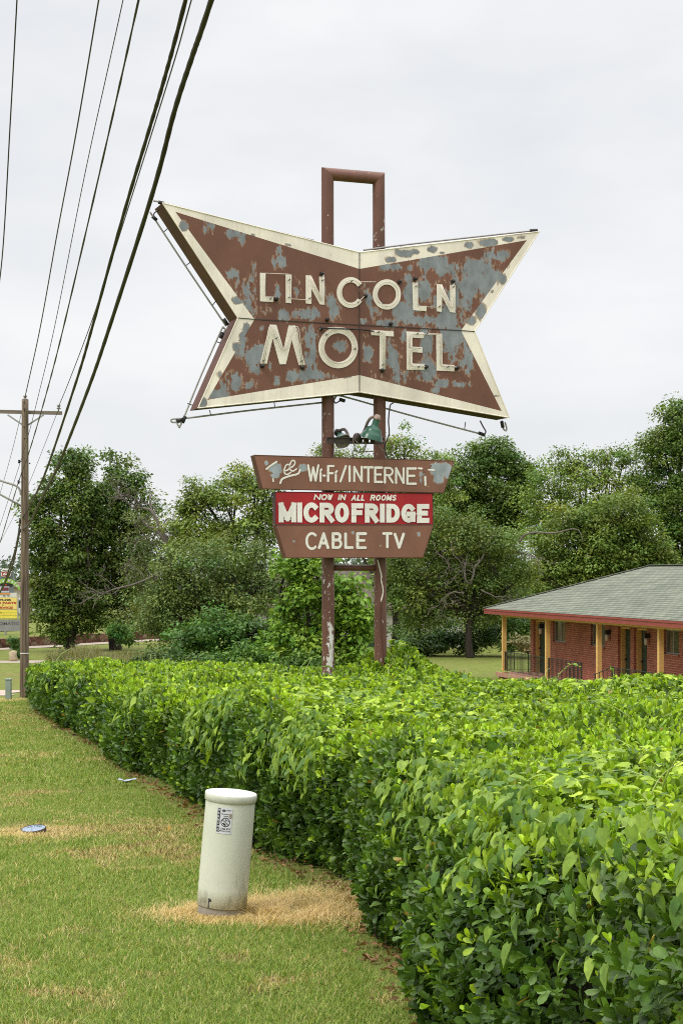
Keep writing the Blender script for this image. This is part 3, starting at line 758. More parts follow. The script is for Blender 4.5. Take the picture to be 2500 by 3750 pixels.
def pbx(a, b, w, h, name, mat, dY=0.14):
    mk(name, *bar(P(*a, PY + dY), P(*b, PY + dY), w, h), mat, pole, porg)
pbx((-45, 1506), (227, 1512.5), .10, .095, 'crossarm', M_arm, .14)
for a, b in (((28, 1519), (83, 1556)), ((160, 1519), (103, 1556))): pbx(a, b, .012, .045, 'crossarm_brace', M_galv, .07)
def insul(px, py, dY=0.14, s=1.0):
    c = P(px, py, PY + dY)
    mk('insulator', *lathe([(.012, -.16 * s), (.012, -.05), (.055 * s, -.045), (.06 * s, -.01), (.03, 0), (.035, .03), (.055 * s, .035), (.05 * s, .07), (.02, .085)], c, (0, 0, 1), 12), M_insul, pole, porg, True)
insul(92, 1458, 0); insul(215, 1492); insul(-30, 1486)
for x, y in ((70, 1690), (68, 1765), (73, 1908), (74, 1944)):
    c = P(x, y, PY)
    mb = MB(); mb.add(tube([c, P(92, y, PY)], .012, 6)); mb.add(lathe([(.02, -.05), (.035, -.03), (.022, 0), (.035, .03), (.02, .05)], c, (0, 0, 1), 10))
    mb.build('cable_clamp', M_black, pole, porg, True)
mb = MB()
for x, y in ((88, 1473), (88, 1496), (89, 1503), (88, 1563), (109, 1697), (90, 1605)): mb.add(lathe([(.022, 0), (.022, .02), (.01, .03)], P(x, y, PY - .09), (0, -1, 0), 8))
mb.build('bolt', M_darkiron, pole, porg)
mk('white_strap', *lathe([(.124, -.014), (.128, -.01), (.128, .01), (.124, .014)], P(90, 2393, PY), (.02, 0, 1), 20, False), plain('white_plastic', (.62, .63, .60), .4, .1, 5), pole, porg, True)
mb = MB()
mb.add(tube(spline([P(*p, PY) for p in ((-70, 1728), (0, 1759), (40, 1772), (62, 1781), (73, 1795), (76, 1812))], 6), .030, 8))
mb.add(tube([P(-30, 1790, PY), P(0, 1810, PY), P(80, 1854, PY)], .028, 8))
mb.build('lamp_arm', M_galv, pole, porg, True)
mb = MB(); c = P(-95, 1722, PY)
mb.add(lathe([(.03, -.32), (.12, -.25), (.17, 0), (.13, .26), (.05, .32)], c, (1, 0, .12), 14)); mb.build('lamp_head', M_galv, pole, porg, True)

M_cable = plain('black_cable_jacket', (.032, .021, .018), .55, .3, 6, .4)
M_wire = plain('dull_wire', (.05, .047, .048), .5, .3, 6, .4)
WB = .235
def wire(name, label, pts, xp, r, mat=M_wire, group='wires strung along the road', twist=0.0, far=False):
    r = r * 1.1
    """pts run from the far end up to the frame's top edge; the wire hangs in the vertical plane X = a - WB*Y through its pole fixing"""
    a = PX(xp, PY) + WB * PY
    W = []
    for px, py in pts:
        Y = F * a / ((px - CX) + F * WB)
        W.append(P(px, py, Y))
    W = list(map(np.array, W))
    d = W[-1] - W[-2]; d = d / abs(d[1])
    for k in range(1, 4 if pts[-1][1] <= 0 else 1): W.append(W[-1] + d * 5 + np.array([0, 0, .12 * k]))     # on towards the next pole, out of view
    c = spline(W, 14)
    if twist:
        # a lashed bundle: cable with a helical lashing bulge
        rr = r * (1 + twist * np.sin(np.arange(len(c)) * 1.9))
    else: rr = r
    V, Fc = tube(c, rr, 8)
    org = c[len(c) // 2]
    return tag(mk(name, V, Fc, mat, None, org, True), label, 'cable' if 'cable' in name else 'wire', group)
wire('power_line', 'thin wire hanging furthest left, meeting the left end of the crossarm', [(-42, 1500), (-22, 1200), (10, 918), (38, 439), (62, 0)], -42, .013)
wire('power_line', 'thin wire running to the insulator on the very top of the pole', [(92, 1452), (147, 1200), (210, 850), (278, 490), (361, 0)], 92, .012)
wire('power_line', 'thinnest grey wire passing behind the crossarm to a clamp high on the pole', [(0, 1925), (72, 1700), (106, 1585), (140, 1450), (199, 1200), (310, 640), (450, 0)], 80, .007)
wire('power_line', 'twisted service wire crossing in front of the pole', [(0, 1988), (68, 1765), (106, 1657), (167, 1450), (232, 1200), (375, 587), (507, 0)], 76, .013, twist=.22)
wire('power_line', 'thin wire running to the insulator on the right end of the crossarm', [(215, 1487), (251, 1400), (327, 1200), (390, 1010), (612, 306), (700, 0)], 215, .010)
wire('power_line', 'thin wire sloping away behind the pole from the right end of the crossarm', [(0, 1987), (60, 1872), (110, 1762), (206, 1520), (214, 1500)], 207, .007)
wire('power_line', 'thin wire sloping down left of the pole below the crossarm', [(0, 1808), (40, 1668), (78, 1515), (92, 1462)], 84, .007)
wire('thick_cable', 'thick black cable meeting the pole at the upper of two heavy clamps', [(10, 2155), (56, 2012), (74, 1915), (84, 1895), (112, 1846), (168, 1726), (278, 1400), (337, 1200), (449, 796), (541, 490), (602, 286), (679, 0)], 84, .022, M_cable, 'heavy cables strung along the road', .10)
wire('thick_cable', 'thickest black cable of all, meeting the pole at the lower heavy clamp', [(0, 2170), (43, 2078), (71, 1952), (82, 1940), (110, 1915), (148, 1834), (204, 1726), (250, 1614), (332, 1400), (400, 1200), (556, 714), (638, 408), (704, 204), (773, 0)], 84, .0265, M_cable, 'heavy cables strung along the road', .06)

# ================================================================ cable pedestal in the grass
pc = P(809, 3338, 9.9)
PZ = float(gz(pc[0], 9.9))
pd_org = np.array([pc[0], 9.9, PZ])
ped = empty('cable_pedestal', pd_org, 'leaning pale grey-green round cable pedestal with a warning sticker standing in straw grass', 'utility pedestal')
axp = nrm(np.array([.085, -.02, 1.0])); RB = .1395; HB = .63
def pedmat():
    t = NT('pale_plastic'); v = t.obj()
    col = t.ramp(t.noise(v, 3, 4), [(.3, (.60, .61, .50)), (.7, (.68, .685, .58))])
    d = t.ramp(t.noise(t.obj((5, 5, 1.3)), 2.2, 5, .6), [(.60, (0, 0, 0)), (.78, (.55, .55, .55))])
    col = t.mix(d, col, (.26, .26, .20))
    z = t.node('ShaderNodeSeparateXYZ'); t.l.new(t.obj(), z.inputs[0])
    low = t.ramp(z.outputs[2], [(.06, (.55, .55, .55)), (.22, (0, 0, 0))])
    sc_ = t.ramp(t.noise(t.obj((2, 2, 1.1)), 7, 4, .6), [(.54, (0, 0, 0)), (.66, (1, 1, 1))])
    col = t.mix(t.mix(1.0, low, sc_, 'MULTIPLY'), col, (.13, .125, .10))
    t.base(col); return t.fin(.42, .45)
M_ped = pedmat()
mk('pedestal_base', *lathe([(.132, -.06), (.132, .075)], pd_org, axp, 40, False), plain('dusty_base', (.30, .27, .22), .8, .3, 12), ped, pd_org, True)
b0 = pd_org + axp * .055
V, Fc = lathe([(RB - .006, 0), (RB, .002), (RB, .10), (RB, HB * .5), (RB - .002, HB)], b0, axp, 64, False)
# notch at the lower rim
Fc = [f for i, f in enumerate(Fc) if not (i // 64 < 1 and False)]
mk('pedestal_body', V, Fc, M_ped, ped, pd_org, True)
V, Fc = lathe([(RB + .001, HB - .044), (RB + .0045, HB - .042), (RB + .0055, HB - .006), (RB + .002, HB + .002), (RB - .03, HB + .006), (.05, HB + .008), (.001, HB + .0085)], b0, axp, 64, False)
mk('pedestal_cap', V, Fc, plain('cap_plastic', (.66, .665, .57), .42, .05, 4, .45, bump=.03), ped, pd_org, True)
ue = nrm(np.cross([0, 1, 0], axp)); ue = ue if ue[0] > 0 else -ue
fe = nrm(np.cross(axp, ue)); fe = fe if fe[1] < 0 else -fe
def cyl(ang, h, off): return b0 + axp * h + (RB + off) * (math.sin(ang) * ue + math.cos(ang) * fe)
A0, A1, HL0, HL1 = math.radians(-25.5), math.radians(9.5), .420, .562
def lab(u, v, off=.001): return cyl(A0 + (A1 - A0) * u, HL0 + (HL1 - HL0) * v, off)
def labrect(u0, u1, v0, v1, off):
    n = 10; V = [lab(u0 + (u1 - u0) * i / n, v, off) for v in (v0, v1) for i in range(n + 1)]
    return V, [(i, i + 1, n + 2 + i, n + 1 + i) for i in range(n)]
M_sticker = plain('sticker_white', (.62, .62, .66), .45, .06, 20, .4, bump=0)
M_ink = plain('sticker_ink', (.022, .020, .022), .5, .1, 9, .3, bump=0)
stick = mk('warning_sticker', *labrect(0, 1, 0, 1, .0012), M_sticker, ped, pd_org)
def text_mesh(txt, bold=0.0):
    cu = bpy.data.curves.new('txt', 'FONT'); cu.body = txt; cu.offset = bold; cu.resolution_u = 3
    o = link(bpy.data.objects.new('txt', cu)); bpy.context.view_layer.update()
    me = bpy.data.meshes.new_from_object(o.evaluated_get(bpy.context.evaluated_depsgraph_get()))
    V = np.array([v.co[:] for v in me.vertices]); Fc = [tuple(p.vertices) for p in me.polygons]
    bpy.data.objects.remove(o); bpy.data.curves.remove(cu); bpy.data.meshes.remove(me)
    mn, mx = V.min(0), V.max(0)
    V = (V[:, :2] - mn[:2]) / np.maximum(mx[:2] - mn[:2], 1e-6)
    return V, Fc
def put_text(mb, txt, x0, x1, y0, y1, mapf, off, bold=.02):
    V, Fc = text_mesh(txt, bold)
    mb.add(([mapf(x0 + (x1 - x0) * u, y0 + (y1 - y0) * v, off) for u, v in V], Fc))
mk('black_strip', *labrect(.035, .225, .06, .985, .0016), M_ink, stick, pd_org)
mb = MB()
for i, ch in enumerate('WARNING'):
    vt = .965 - i * .128; w = .055 if ch != 'I' else .015
    put_text(mb, ch, .13 - w - .01, .13 + w + .01, vt - .098, vt, lab, .0021, .03)
mb.build('warning_letters', M_sticker, stick, pd_org)
mb = MB()
put_text(mb, 'at&t', .60, .90, .895, .945, lab, .0018)
put_text(mb, 'UNDERGROUND', .27, .93, .745, .785, lab, .0018, .03)
put_text(mb, 'CABLE', .43, .75, .665, .705, lab, .0018, .03)
put_text(mb, 'CALL 811', .28, .92, .165, .235, lab, .0018, .04)
put_text(mb, 'BEFORE YOU DIG', .26, .95, .085, .13, lab, .0018, .03)
asp = (A1 - A0) * RB / (HL1 - HL0)
ring = []
n = 40
Vr = [lab(.60 + r * math.cos(t), .45 + r * asp * math.sin(t), .0018) for r in (.30, .25) for t in np.linspace(0, 2 * math.pi, n + 1)]
mb.add((Vr, [(i, i + 1, n + 2 + i, n + 1 + i) for i in range(n)]))
def lstroke(pts, w, off=.0022):
    q = [(x, y / asp) for x, y in pts]; V, Fc = ribbon(q, w); mb.add(([lab(x, y * asp, off) for x, y in V], Fc))
lstroke([(.40, .55), (.60, .45), (.80, .345)], .045)
lstroke([(.60, .57), (.62, .50), (.68, .535), (.82, .50)], .035, .0026)
lstroke([(.44, .40), (.52, .42), (.50, .36)], .06, .0026); lstroke([(.58, .37), (.60, .34)], .09, .0026)
for k in range(5):   # striped ball emblem
    y = .94 - k * .020; hw = [.07, .10, .115, .11, .08][k]
    lstroke([(.45 - hw, y + .006), (.45, y - .006), (.45 + hw, y + .004)], .022)
mb.build('sticker_print', M_ink, stick, pd_org)
mk('torn_corner', *labrect(.80, .985, .62, .80, .0030), plain('grimy_tear', (.30, .27, .22), .9, .5, 60, .1, bump=.4), stick, pd_org)
# rim notch (dark slot) near the lower left
mb = MB(); mb.add(([cyl(math.radians(a), h, .0012) for a, h in ((-30, .0), (-27, .0), (-27, .055), (-30, .055))], [(0, 1, 2, 3)])); mb.add(([cyl(math.radians(a), h, .0013) for a, h in ((-27, .038), (-22, .036), (-22, .05), (-27, .055))], [(0, 1, 2, 3)]))
mb.build('latch_slot', plain('slot_dark', (.05, .045, .04), .8), ped, pd_org)

# small lid in the lawn, green marker post, litter
lc = P(125, 3046, 14.25); lz = float(gz(lc[0], 14.25))
lorg = np.array([lc[0], 14.25, lz])
lid = empty('meter_lid', lorg, 'small round blue-grey metal lid set in dry grass with raised dark lettering', 'utility lid')
axl = nrm(np.array([-.08, -.16, 1]))
mk('lid_rim', *lathe([(.096, -.10), (.098, .02), (.100, .034), (.094, .040)], lorg, axl, 32, False), plain('rusty_rim', (.07, .045, .035), .7, .5, 20), lid, lorg, True)
mk('lid_plate', *lathe([(.095, .037), (.05, .038), (.001, .038)], lorg, axl, 32, False), plain('blue_grey_metal', (.22, .28, .36), .35, .3, 30, .5), lid, lorg)
lu = nrm(np.cross(axl, [0, -1, 0])); lu = lu if lu[0] > 0 else -lu
lw = np.cross(axl, lu)
lw = lw if lw[1] > 0 else -lw
mb = MB()
for i, ch in enumerate('WATER'):
    a = math.radians(145 - i * 27.5)
    c = np.array([math.cos(a), math.sin(a)]) * .058; up = np.array([math.cos(a), math.sin(a)]); rt = np.array([up[1], -up[0]])
    V, Fc = text_mesh(ch, .01)
    mb.add(([lorg + axl * .0415 + (lu * q[0] + lw * q[1]) for q in [c + rt * (u - .5) * .024 + up * (v - .5) * .03 for u, v in V]], Fc))
mb.build('lid_lettering', M_ink, lid, lorg)
mY = 47.0; mc = P(31, 2563, mY)
M_pg = plain('pale_green_paint', (.25, .31, .26), .55, .12, 5)
mb = MB(); mz = float(gz(mc[0], mY)); mb.add(box(mc[0] - .075, mc[0] + .075, mY - .07, mY + .07, mz - .05, mz + .53)); mb.add(box(mc[0] - .084, mc[0] + .084, mY - .08, mY + .08, mz + .53, mz + .575))
tag(mb.build('marker_post', M_pg, None, (mc[0], mY, mz), bevel=.012), 'small pale green utility marker post beside the far driveway', 'marker post')
lt = P(466, 2880, 18.8); lz2 = float(gz(lt[0], 18.8))
ng = 6; gxx, gyy = np.meshgrid(np.linspace(-.09, .09, ng), np.linspace(-.05, .05, ng))
Vl = np.stack([lt[0] + gxx, 18.8 + gyy + .3 * gxx, lz2 + .05 + .02 * vn(gxx * 40, gyy * 40, 5) + .03 * np.abs(gxx) / .09], -1)
tag(mk('litter_scrap', Vl.reshape(-1, 3), gridfaces(ng, ng), plain('foil_scrap', (.45, .48, .55), .25, .5, 30, .7), None, (lt[0], 18.8, lz2)), 'crumpled silvery wrapper lying in the grass by the foot of the hedge', 'litter')

# ================================================================ hedge
EY = np.array([2, 5, 7.7, 10.5, 12.3, 15.6, 20, 25.6, 30.3, 40, 48.0])
EX = np.array([1.20, .70, .235, -.01, -.46, -1.29, -2.35, -3.55, -4.75, -7.0, -8.42])
RY = np.array([2, 4, 12, 19, 23, 28, 32, 36, 40, 45, 48.0])
RX = np.array([6.2, 6.2, 5.2, 4.0, 2.1, 1.75, 1.2, -1.2, -3.9, -6.2, -8.1])
XL = lambda Y: np.interp(Y, EY, EX); XR = lambda Y: np.interp(Y, RY, RX)
def htop(X, Y):
    h = 1.0 + .09 * vn(X / 1.3, Y / 1.3, 1) + .065 * vn(X * 1.7, Y * 1.7, 2)
    h = h + .46 * np.exp(-(((X - .85) / .55) ** 2 + ((Y - 26.2) / 1.0) ** 2)) + .10 * np.exp(-(((X - .2) / 1.5) ** 2 + ((Y - 25.5) / 2) ** 2))
    h = h - .10 * sstep(30, 46, Y) * 0 - .12 * sstep(40, 47.5, Y)
    return h
CR = .42
def bulge(Y, z): return .15 * vn(Y * .75, z * 1.1, 4) + .07 * vn(Y * 2.2, z * 2.4, 6) - .28 * np.exp(-((Y - 10.9) / .35) ** 2) * (z < .45) - .45 * np.exp(-((Y - 41.5) / .6) ** 2) - .42 * np.exp(-((Y - 33.0) / .55) ** 2) - .22 * np.exp(-((Y - 18.6) / .4) ** 2)
def side_pt(Y, s, sgn=-1):
    """s in 0..1 along the face from the ground to the end of the rounded shoulder -> point, normal"""
    xe = XL(Y) if sgn < 0 else XR(Y)
    hh = htop(xe, Y); L1 = hh - CR; L2 = CR * math.pi / 2; a = s * (L1 + L2)
    th = np.clip((a - L1) / CR, 0, math.pi / 2)
    inw = np.where(a < L1, 0, CR * (1 - np.cos(th))); z = np.where(a < L1, a, L1 + CR * np.sin(th))
    under = .12 * sstep(.28, 0, z)
    out = bulge(Y, z)
    X = xe - sgn * (inw + under) + sgn * out * (1 - th / (math.pi / 2) * .6)
    slope = .2165
    nx, ny, nz = np.cos(th) * sgn, np.cos(th) * (-slope if sgn < 0 else -.15), np.sin(th)
    return np.stack([X, Y, z], -1), nrm(np.stack([nx, ny, nz + 1e-3], -1))
def rnd_unit(n):
    v = R.normal(size=(n, 3)); return nrm(v)
def inst(T, Tf, pos, d, up, s, tint):
    d = nrm(d); side = nrm(np.cross(up, d)); n2 = np.cross(d, side)
    V = pos[:, None] + s[:, None, None] * (T[None, :, 0:1] * d[:, None] + T[None, :, 1:2] * side[:, None] + T[None, :, 2:3] * n2[:, None])
    k = len(T); Fc = (Tf[None] + (np.arange(len(pos)) * k)[:, None, None]).reshape(-1, Tf.shape[1])
    return V.reshape(-1, 3), Fc, np.repeat(tint, k, 0)
OBO = np.array([(0, 0, 0), (.25, .11, .035), (.58, .25, .055), (.86, .21, .02), (1, 0, -.07), (.86, -.21, .02), (.58, -.25, .055), (.25, -.11, .035)], float)
OBOF = np.array([(0, 4, 3, 2, 1), (0, 7, 6, 5, 4)])
HRT = np.array([(0, 0, 0), (-.12, .20, .0), (.12, .36, .04), (.5, .27, .03), (1.0, 0, -.16), (.5, -.27, .03), (.12, -.36, .04), (-.12, -.20, .0)], float)
HRTF = np.array([(0, 4, 3, 2, 1), (0, 7, 6, 5, 4)])
def scatter_face(n, lo=2.5, hi=48, dens=lambda Y: np.ones_like(Y)):
    Y = np.linspace(lo, hi, 4000); w = dens(Y); c = np.cumsum(w); c /= c[-1]
    return np.interp(R.random(n), c, Y)
rho = lambda Y: np.where(Y < 6, .45, 1.0) * np.minimum(1, (9.5 / Y)) ** 1.45
lsc = lambda Y: np.maximum(1, Y / 9.5) ** .56
def shoots():
    P_, N_, K_ = [], [], []
    # left face + shoulder
    n = 18000; Y = scatter_face(n, dens=rho); s = R.random(n) ** .95
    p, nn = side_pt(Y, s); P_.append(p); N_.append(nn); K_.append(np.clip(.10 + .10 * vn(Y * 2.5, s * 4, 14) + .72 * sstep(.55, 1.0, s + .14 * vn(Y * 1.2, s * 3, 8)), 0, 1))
    # top
    n = 34000; Y = scatter_face(n, dens=lambda y: rho(y) * np.maximum(.3, np.minimum(XR(y), .2 * y + .6) - XL(y) - CR))
    lo, hi = XL(Y) + CR * .8, np.maximum(XL(Y) + CR, np.minimum(XR(Y) - .2, .2 * Y + .6)); X = lo + (hi - lo) * R.random(n)
    z = htop(X, Y); e = .05
    gx = (htop(X + e, Y) - htop(X - e, Y)) / (2 * e); gy = (htop(X, Y + e) - htop(X, Y - e)) / (2 * e)
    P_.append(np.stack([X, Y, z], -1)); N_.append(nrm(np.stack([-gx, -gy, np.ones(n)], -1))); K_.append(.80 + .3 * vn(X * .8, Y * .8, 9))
    # out of view: right face, the rest of the top
    n = 2600; Y = scatter_face(n, dens=lambda y: np.ones_like(y)); s = R.random(n)
    p, nn = side_pt(Y, s, 1); P_.append(p); N_.append(nn); K_.append(.1 + .5 * s)
    n = 11000; Y = scatter_face(n, 2.4, 24, lambda y: 1 + 8 / y); lo, hi = np.minimum(.2 * Y + .5, XR(Y) - .3), XR(Y) - .15; X = lo + (hi - lo) * R.random(n)
    P_.append(np.stack([X, Y, htop(X, Y)], -1)); N_.append(np.tile([0, 0, 1.0], (n, 1))); K_.append(np.full(n, .6))
    n = 300; t = R.random(n); X = -8.42 + .5 * t; zz = R.random(n) * .9; P_.append(np.stack([X, 48.0 + .1 * R.random(n), zz], -1)); N_.append(np.tile([0, 1.0, .2], (n, 1))); K_.append(np.full(n, .2))
    return np.concatenate(P_), np.concatenate(N_), np.concatenate(K_)
sp, sn, sk = shoots()
ground = gz(sp[:, 0], sp[:, 1])
sp[:, 2] += ground
N = len(sp)
depth = np.abs(R.normal(size=N)) * .10 * np.where(sn[:, 2] > .7, .85, np.where(sp[:, 1] < 15, 1.5, 1.15))
sp = sp - sn * depth[:, None]
ax = nrm(sn * .75 + np.array([0, 0, .5]) + R.normal(size=(N, 3)) * .42)
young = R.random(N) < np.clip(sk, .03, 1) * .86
ls = lsc(sp[:, 1])
NL = 9
pos, dr, up, sz, tn = [], [], [], [], []
ref = nrm(np.cross(ax, R.normal(size=(N, 3)))); bi = np.cross(ax, ref)
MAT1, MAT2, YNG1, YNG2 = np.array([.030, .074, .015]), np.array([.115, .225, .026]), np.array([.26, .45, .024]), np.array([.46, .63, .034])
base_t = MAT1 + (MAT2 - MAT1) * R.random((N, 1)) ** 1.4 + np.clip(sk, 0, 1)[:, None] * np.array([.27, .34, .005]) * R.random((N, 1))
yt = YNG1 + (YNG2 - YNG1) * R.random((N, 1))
for k in range(NL):
    tip = k < 4
    phi = np.radians(np.where(k < 2, 22, np.where(k < 4, 42, 66)) + R.normal(size=N) * 11)
    az = (k % 2) * math.pi + (k // 2) * 1.62 + R.normal(size=N) * .25
    rad = np.cos(az)[:, None] * ref + np.sin(az)[:, None] * bi
    d = ax * np.cos(phi)[:, None] + rad * np.sin(phi)[:, None]
    u = ax * np.sin(phi)[:, None] - rad * np.cos(phi)[:, None] + R.normal(size=(N, 3)) * .18
    pos.append(sp - ax * ((k // 2) * .017 * ls)[:, None]); dr.append(d); up.append(u)
    L = (.031 + .027 * R.random(N)) * np.where(tip & young, .88, 1.08 + .1 * (k > 5)) * ls
    sz.append(L)
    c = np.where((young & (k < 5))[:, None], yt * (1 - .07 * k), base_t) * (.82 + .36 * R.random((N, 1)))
    odd = R.random(N) < .0035
    c[odd] = np.array([.42, .30, .06]) * (.5 + R.random((odd.sum(), 1)) * .6)
    tn.append(c)
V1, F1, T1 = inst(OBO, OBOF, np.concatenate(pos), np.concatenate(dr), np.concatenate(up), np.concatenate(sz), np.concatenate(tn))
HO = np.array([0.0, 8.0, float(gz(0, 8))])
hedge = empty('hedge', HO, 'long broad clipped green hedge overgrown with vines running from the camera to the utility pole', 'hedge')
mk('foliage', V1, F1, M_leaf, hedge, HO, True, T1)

# climbing vine: heart-shaped leaves over the top and hanging down the face in patches
n = 19000; Y = scatter_face(n, dens=lambda y: rho(y) * np.where(y > 9.5, 1.3, .30)); u = R.random(n)
tv = R.random(n) < .52
ps, ns = side_pt(Y, .45 + .55 * R.random(n) ** .6)
hiX = np.maximum(XL(Y) + CR, np.minimum(XR(Y) - .1, .2 * Y + .6))
Xt = XL(Y) + CR * .7 + (hiX - XL(Y) - CR * .7) * R.random(n)
pt = np.stack([Xt, Y, htop(Xt, Y)], -1)
p = np.where(tv[:, None], pt, ps); nn = np.where(tv[:, None], np.array([0, 0, 1.0]), ns)
m = vn(p[:, 0] * .55 + p[:, 2], p[:, 1] * .55, 12) + .25 * vn(p[:, 0] * 2, p[:, 1] * 2 + p[:, 2] * 3, 13) > np.where(tv, -.20, .02)
p, nn, tv = p[m], nn[m], tv[m]; n = len(p)
p[:, 2] += gz(p[:, 0], p[:, 1]); p = p + nn * (.015 + .035 * R.random((n, 1)))
d = np.where(tv[:, None], R.normal(size=(n, 3)) * np.array([1, 1, .2]) + np.array([-.3, -.5, 0]), np.array([-.25, -.2, -1.0]) + R.normal(size=(n, 3)) * .35)
upv = nn + R.normal(size=(n, 3)) * .28
s = (.032 + .060 * R.random(n) ** 2) * lsc(p[:, 1]) ** .85
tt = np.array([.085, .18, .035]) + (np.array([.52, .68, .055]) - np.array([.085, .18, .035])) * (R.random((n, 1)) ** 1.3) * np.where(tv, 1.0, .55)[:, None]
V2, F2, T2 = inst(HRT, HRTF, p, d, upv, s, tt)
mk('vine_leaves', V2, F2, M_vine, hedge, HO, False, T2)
# tendrils and runners
M_runner = plain('runner_green', (.28, .36, .09), .5, .3, 5)
for i in range(120):
    Y = float(scatter_face(1, 6, 46, rho)[0]); lo, hi = float(XL(Y) + .2), float(min(XR(Y) - .05, .2 * Y + .3))
    if hi <= lo: continue
    X = lo + (hi - lo) * random.random(); z = float(gz(X, Y) + htop(np.array(X), np.array(Y)))
    L = (.18 + .25 * random.random()) * (Y / 12) ** .35; a = random.random() * 6.28; cu = random.uniform(-2.5, 2.5)
    pts = []; q = np.array([X, Y, z - .02]); el = random.uniform(.3, 1.3) if i % 4 == 0 else random.uniform(-.05, .3)
    for k in range(9):
        pts.append(q.copy()); q = q + L / 8 * np.array([math.cos(a) * math.cos(el), math.sin(a) * math.cos(el), math.sin(el)])
        a += cu * .13; el -= random.uniform(-.05, .22)
    mk('vine_runner', *tube(pts, np.linspace(.0036, .0014, 9) * max(1, Y / 11), 4), M_runner, hedge, HO, True)
tl = []   # small leaves on the upright runners near the skyline
for px, py, Y, hgt in ((1610, 2452, 21, .26), (1800, 2500, 19, .16), (2035, 2480, 17.5, .30), (1865, 2490, 18.5, .22), (1960, 2500, 18, .18), (2090, 2515, 17, .22), (2235, 2490, 17, .20), (2300, 2500, 17, .26), (2350, 2515, 17, .18), (2455, 2525, 17, .14), (985, 2450, 30, .5), (1090, 2450, 28, .4), (640, 2440, 36, .45), (545, 2430, 38, .4), (760, 2445, 33, .3), (2140, 2510, 17.2, .24), (1240, 2470, 24, .3), (880, 2450, 31, .3)):
    q = P(px, py + 40, Y); pts = []; a = random.random() * 6.28; el = 1.45
    for k in range(10):
        pts.append(q.copy()); q = q + hgt * 1.5 / 9 * np.array([math.cos(a) * math.cos(el), .3 * math.sin(a) * math.cos(el), math.sin(el)]); el -= random.uniform(0, .42); a += .15
        if k > 1:
            tl.append((pts[-1], [random.uniform(-1, 1), -.5, random.uniform(-.2, .7)]))
    mk('upright_tendril', *tube(pts, np.linspace(.0050, .0022, 10) * Y / 17, 5), M_runner, hedge, HO, True)
p = np.array([t[0] for t in tl]); d = np.array([t[1] for t in tl], float); n = len(p)
V, Fc, T = inst(HRT, HRTF, p, d, np.tile([0, -.4, 1.0], (n, 1)) + R.normal(size=(n, 3)) * .3, (.022 + .03 * R.random(n)) * p[:, 1] / 17, np.tile([.22, .36, .05], (n, 1)) * (.7 + .5 * R.random((n, 1))))
mk('tendril_leaves', V, Fc, M_vine, hedge, HO, False, T)
# added opaque dark core below the leaves, blocking light and view, and stems at the foot of the face
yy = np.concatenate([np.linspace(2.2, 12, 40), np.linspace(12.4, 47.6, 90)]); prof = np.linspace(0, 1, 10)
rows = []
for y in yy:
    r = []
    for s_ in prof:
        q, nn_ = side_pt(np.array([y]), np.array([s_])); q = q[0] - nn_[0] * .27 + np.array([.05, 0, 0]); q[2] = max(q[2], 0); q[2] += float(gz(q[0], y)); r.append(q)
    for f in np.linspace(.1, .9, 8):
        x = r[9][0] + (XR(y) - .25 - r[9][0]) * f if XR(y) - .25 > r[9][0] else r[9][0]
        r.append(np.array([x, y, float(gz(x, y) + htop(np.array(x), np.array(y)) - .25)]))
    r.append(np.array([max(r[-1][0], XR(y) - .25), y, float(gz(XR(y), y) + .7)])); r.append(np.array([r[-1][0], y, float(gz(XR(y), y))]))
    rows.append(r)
rows = np.array(rows); mk('inner_core', rows.reshape(-1, 3), gridfaces(rows.shape[1], rows.shape[0]), M_core, hedge, HO, True)
M_stem = plain('hedge_stem', (.10, .075, .05), .9, .4, 20)
for i in range(90):
    Y = float(scatter_face(1, 5.5, 46, rho)[0]); q, nn_ = side_pt(np.array([Y]), np.array([.02])); q = q[0] - nn_[0] * random.uniform(.03, .2); q[2] = float(gz(q[0], Y)) - .02
    pts = [q]
    for k in range(5): pts.append(pts[-1] + np.array([random.uniform(-.05, .04), random.uniform(-.06, .06), random.uniform(.06, .15)]))
    mk('stem', *tube(pts, np.linspace(.008, .003, 6) * max(1, Y / 14), 5), M_stem, hedge, HO, True)

# ================================================================ lawn grass (blades), straw, leaf litter
BL = np.array([(-.5, 0, 0), (.5, 0, 0), (.34, .03, .5), (-.34, .03, .5), (0, .16, 1.0)], float)
def blades(X, Y, h, w, lean, tint, zoff=0.0):
    n = len(X); az = R.random(n) * 6.283
    fw = np.stack([np.cos(az), np.sin(az), np.zeros(n)], 1); sd = np.stack([-np.sin(az), np.cos(az), np.zeros(n)], 1)
    pos = np.stack([X, Y, gz(X, Y) - .004 + zoff], 1)
    def pt(sx, t):
        return pos + sd * (sx * w)[:, None] + fw * (lean * h * t ** 1.6)[:, None] + np.array([0, 0, 1.0]) * (h * t * (1 - .35 * np.clip(lean, 0, 1) * t))[:, None]
    V = np.stack([pt(-.5, 0), pt(.5, 0), pt(.36, .55), pt(-.36, .55), pt(0.02, 1.0), pt(-.02, 1.0)], 1).reshape(-1, 3)
    k = np.arange(n)[:, None] * 6
    Fc = np.concatenate([np.array([[0, 1, 2, 3]]) + k, np.array([[3, 2, 4, 5]]) + k])
    return V, Fc, np.repeat(tint, 6, 0)
PEDX, PEDY = pd_org[0], 9.9
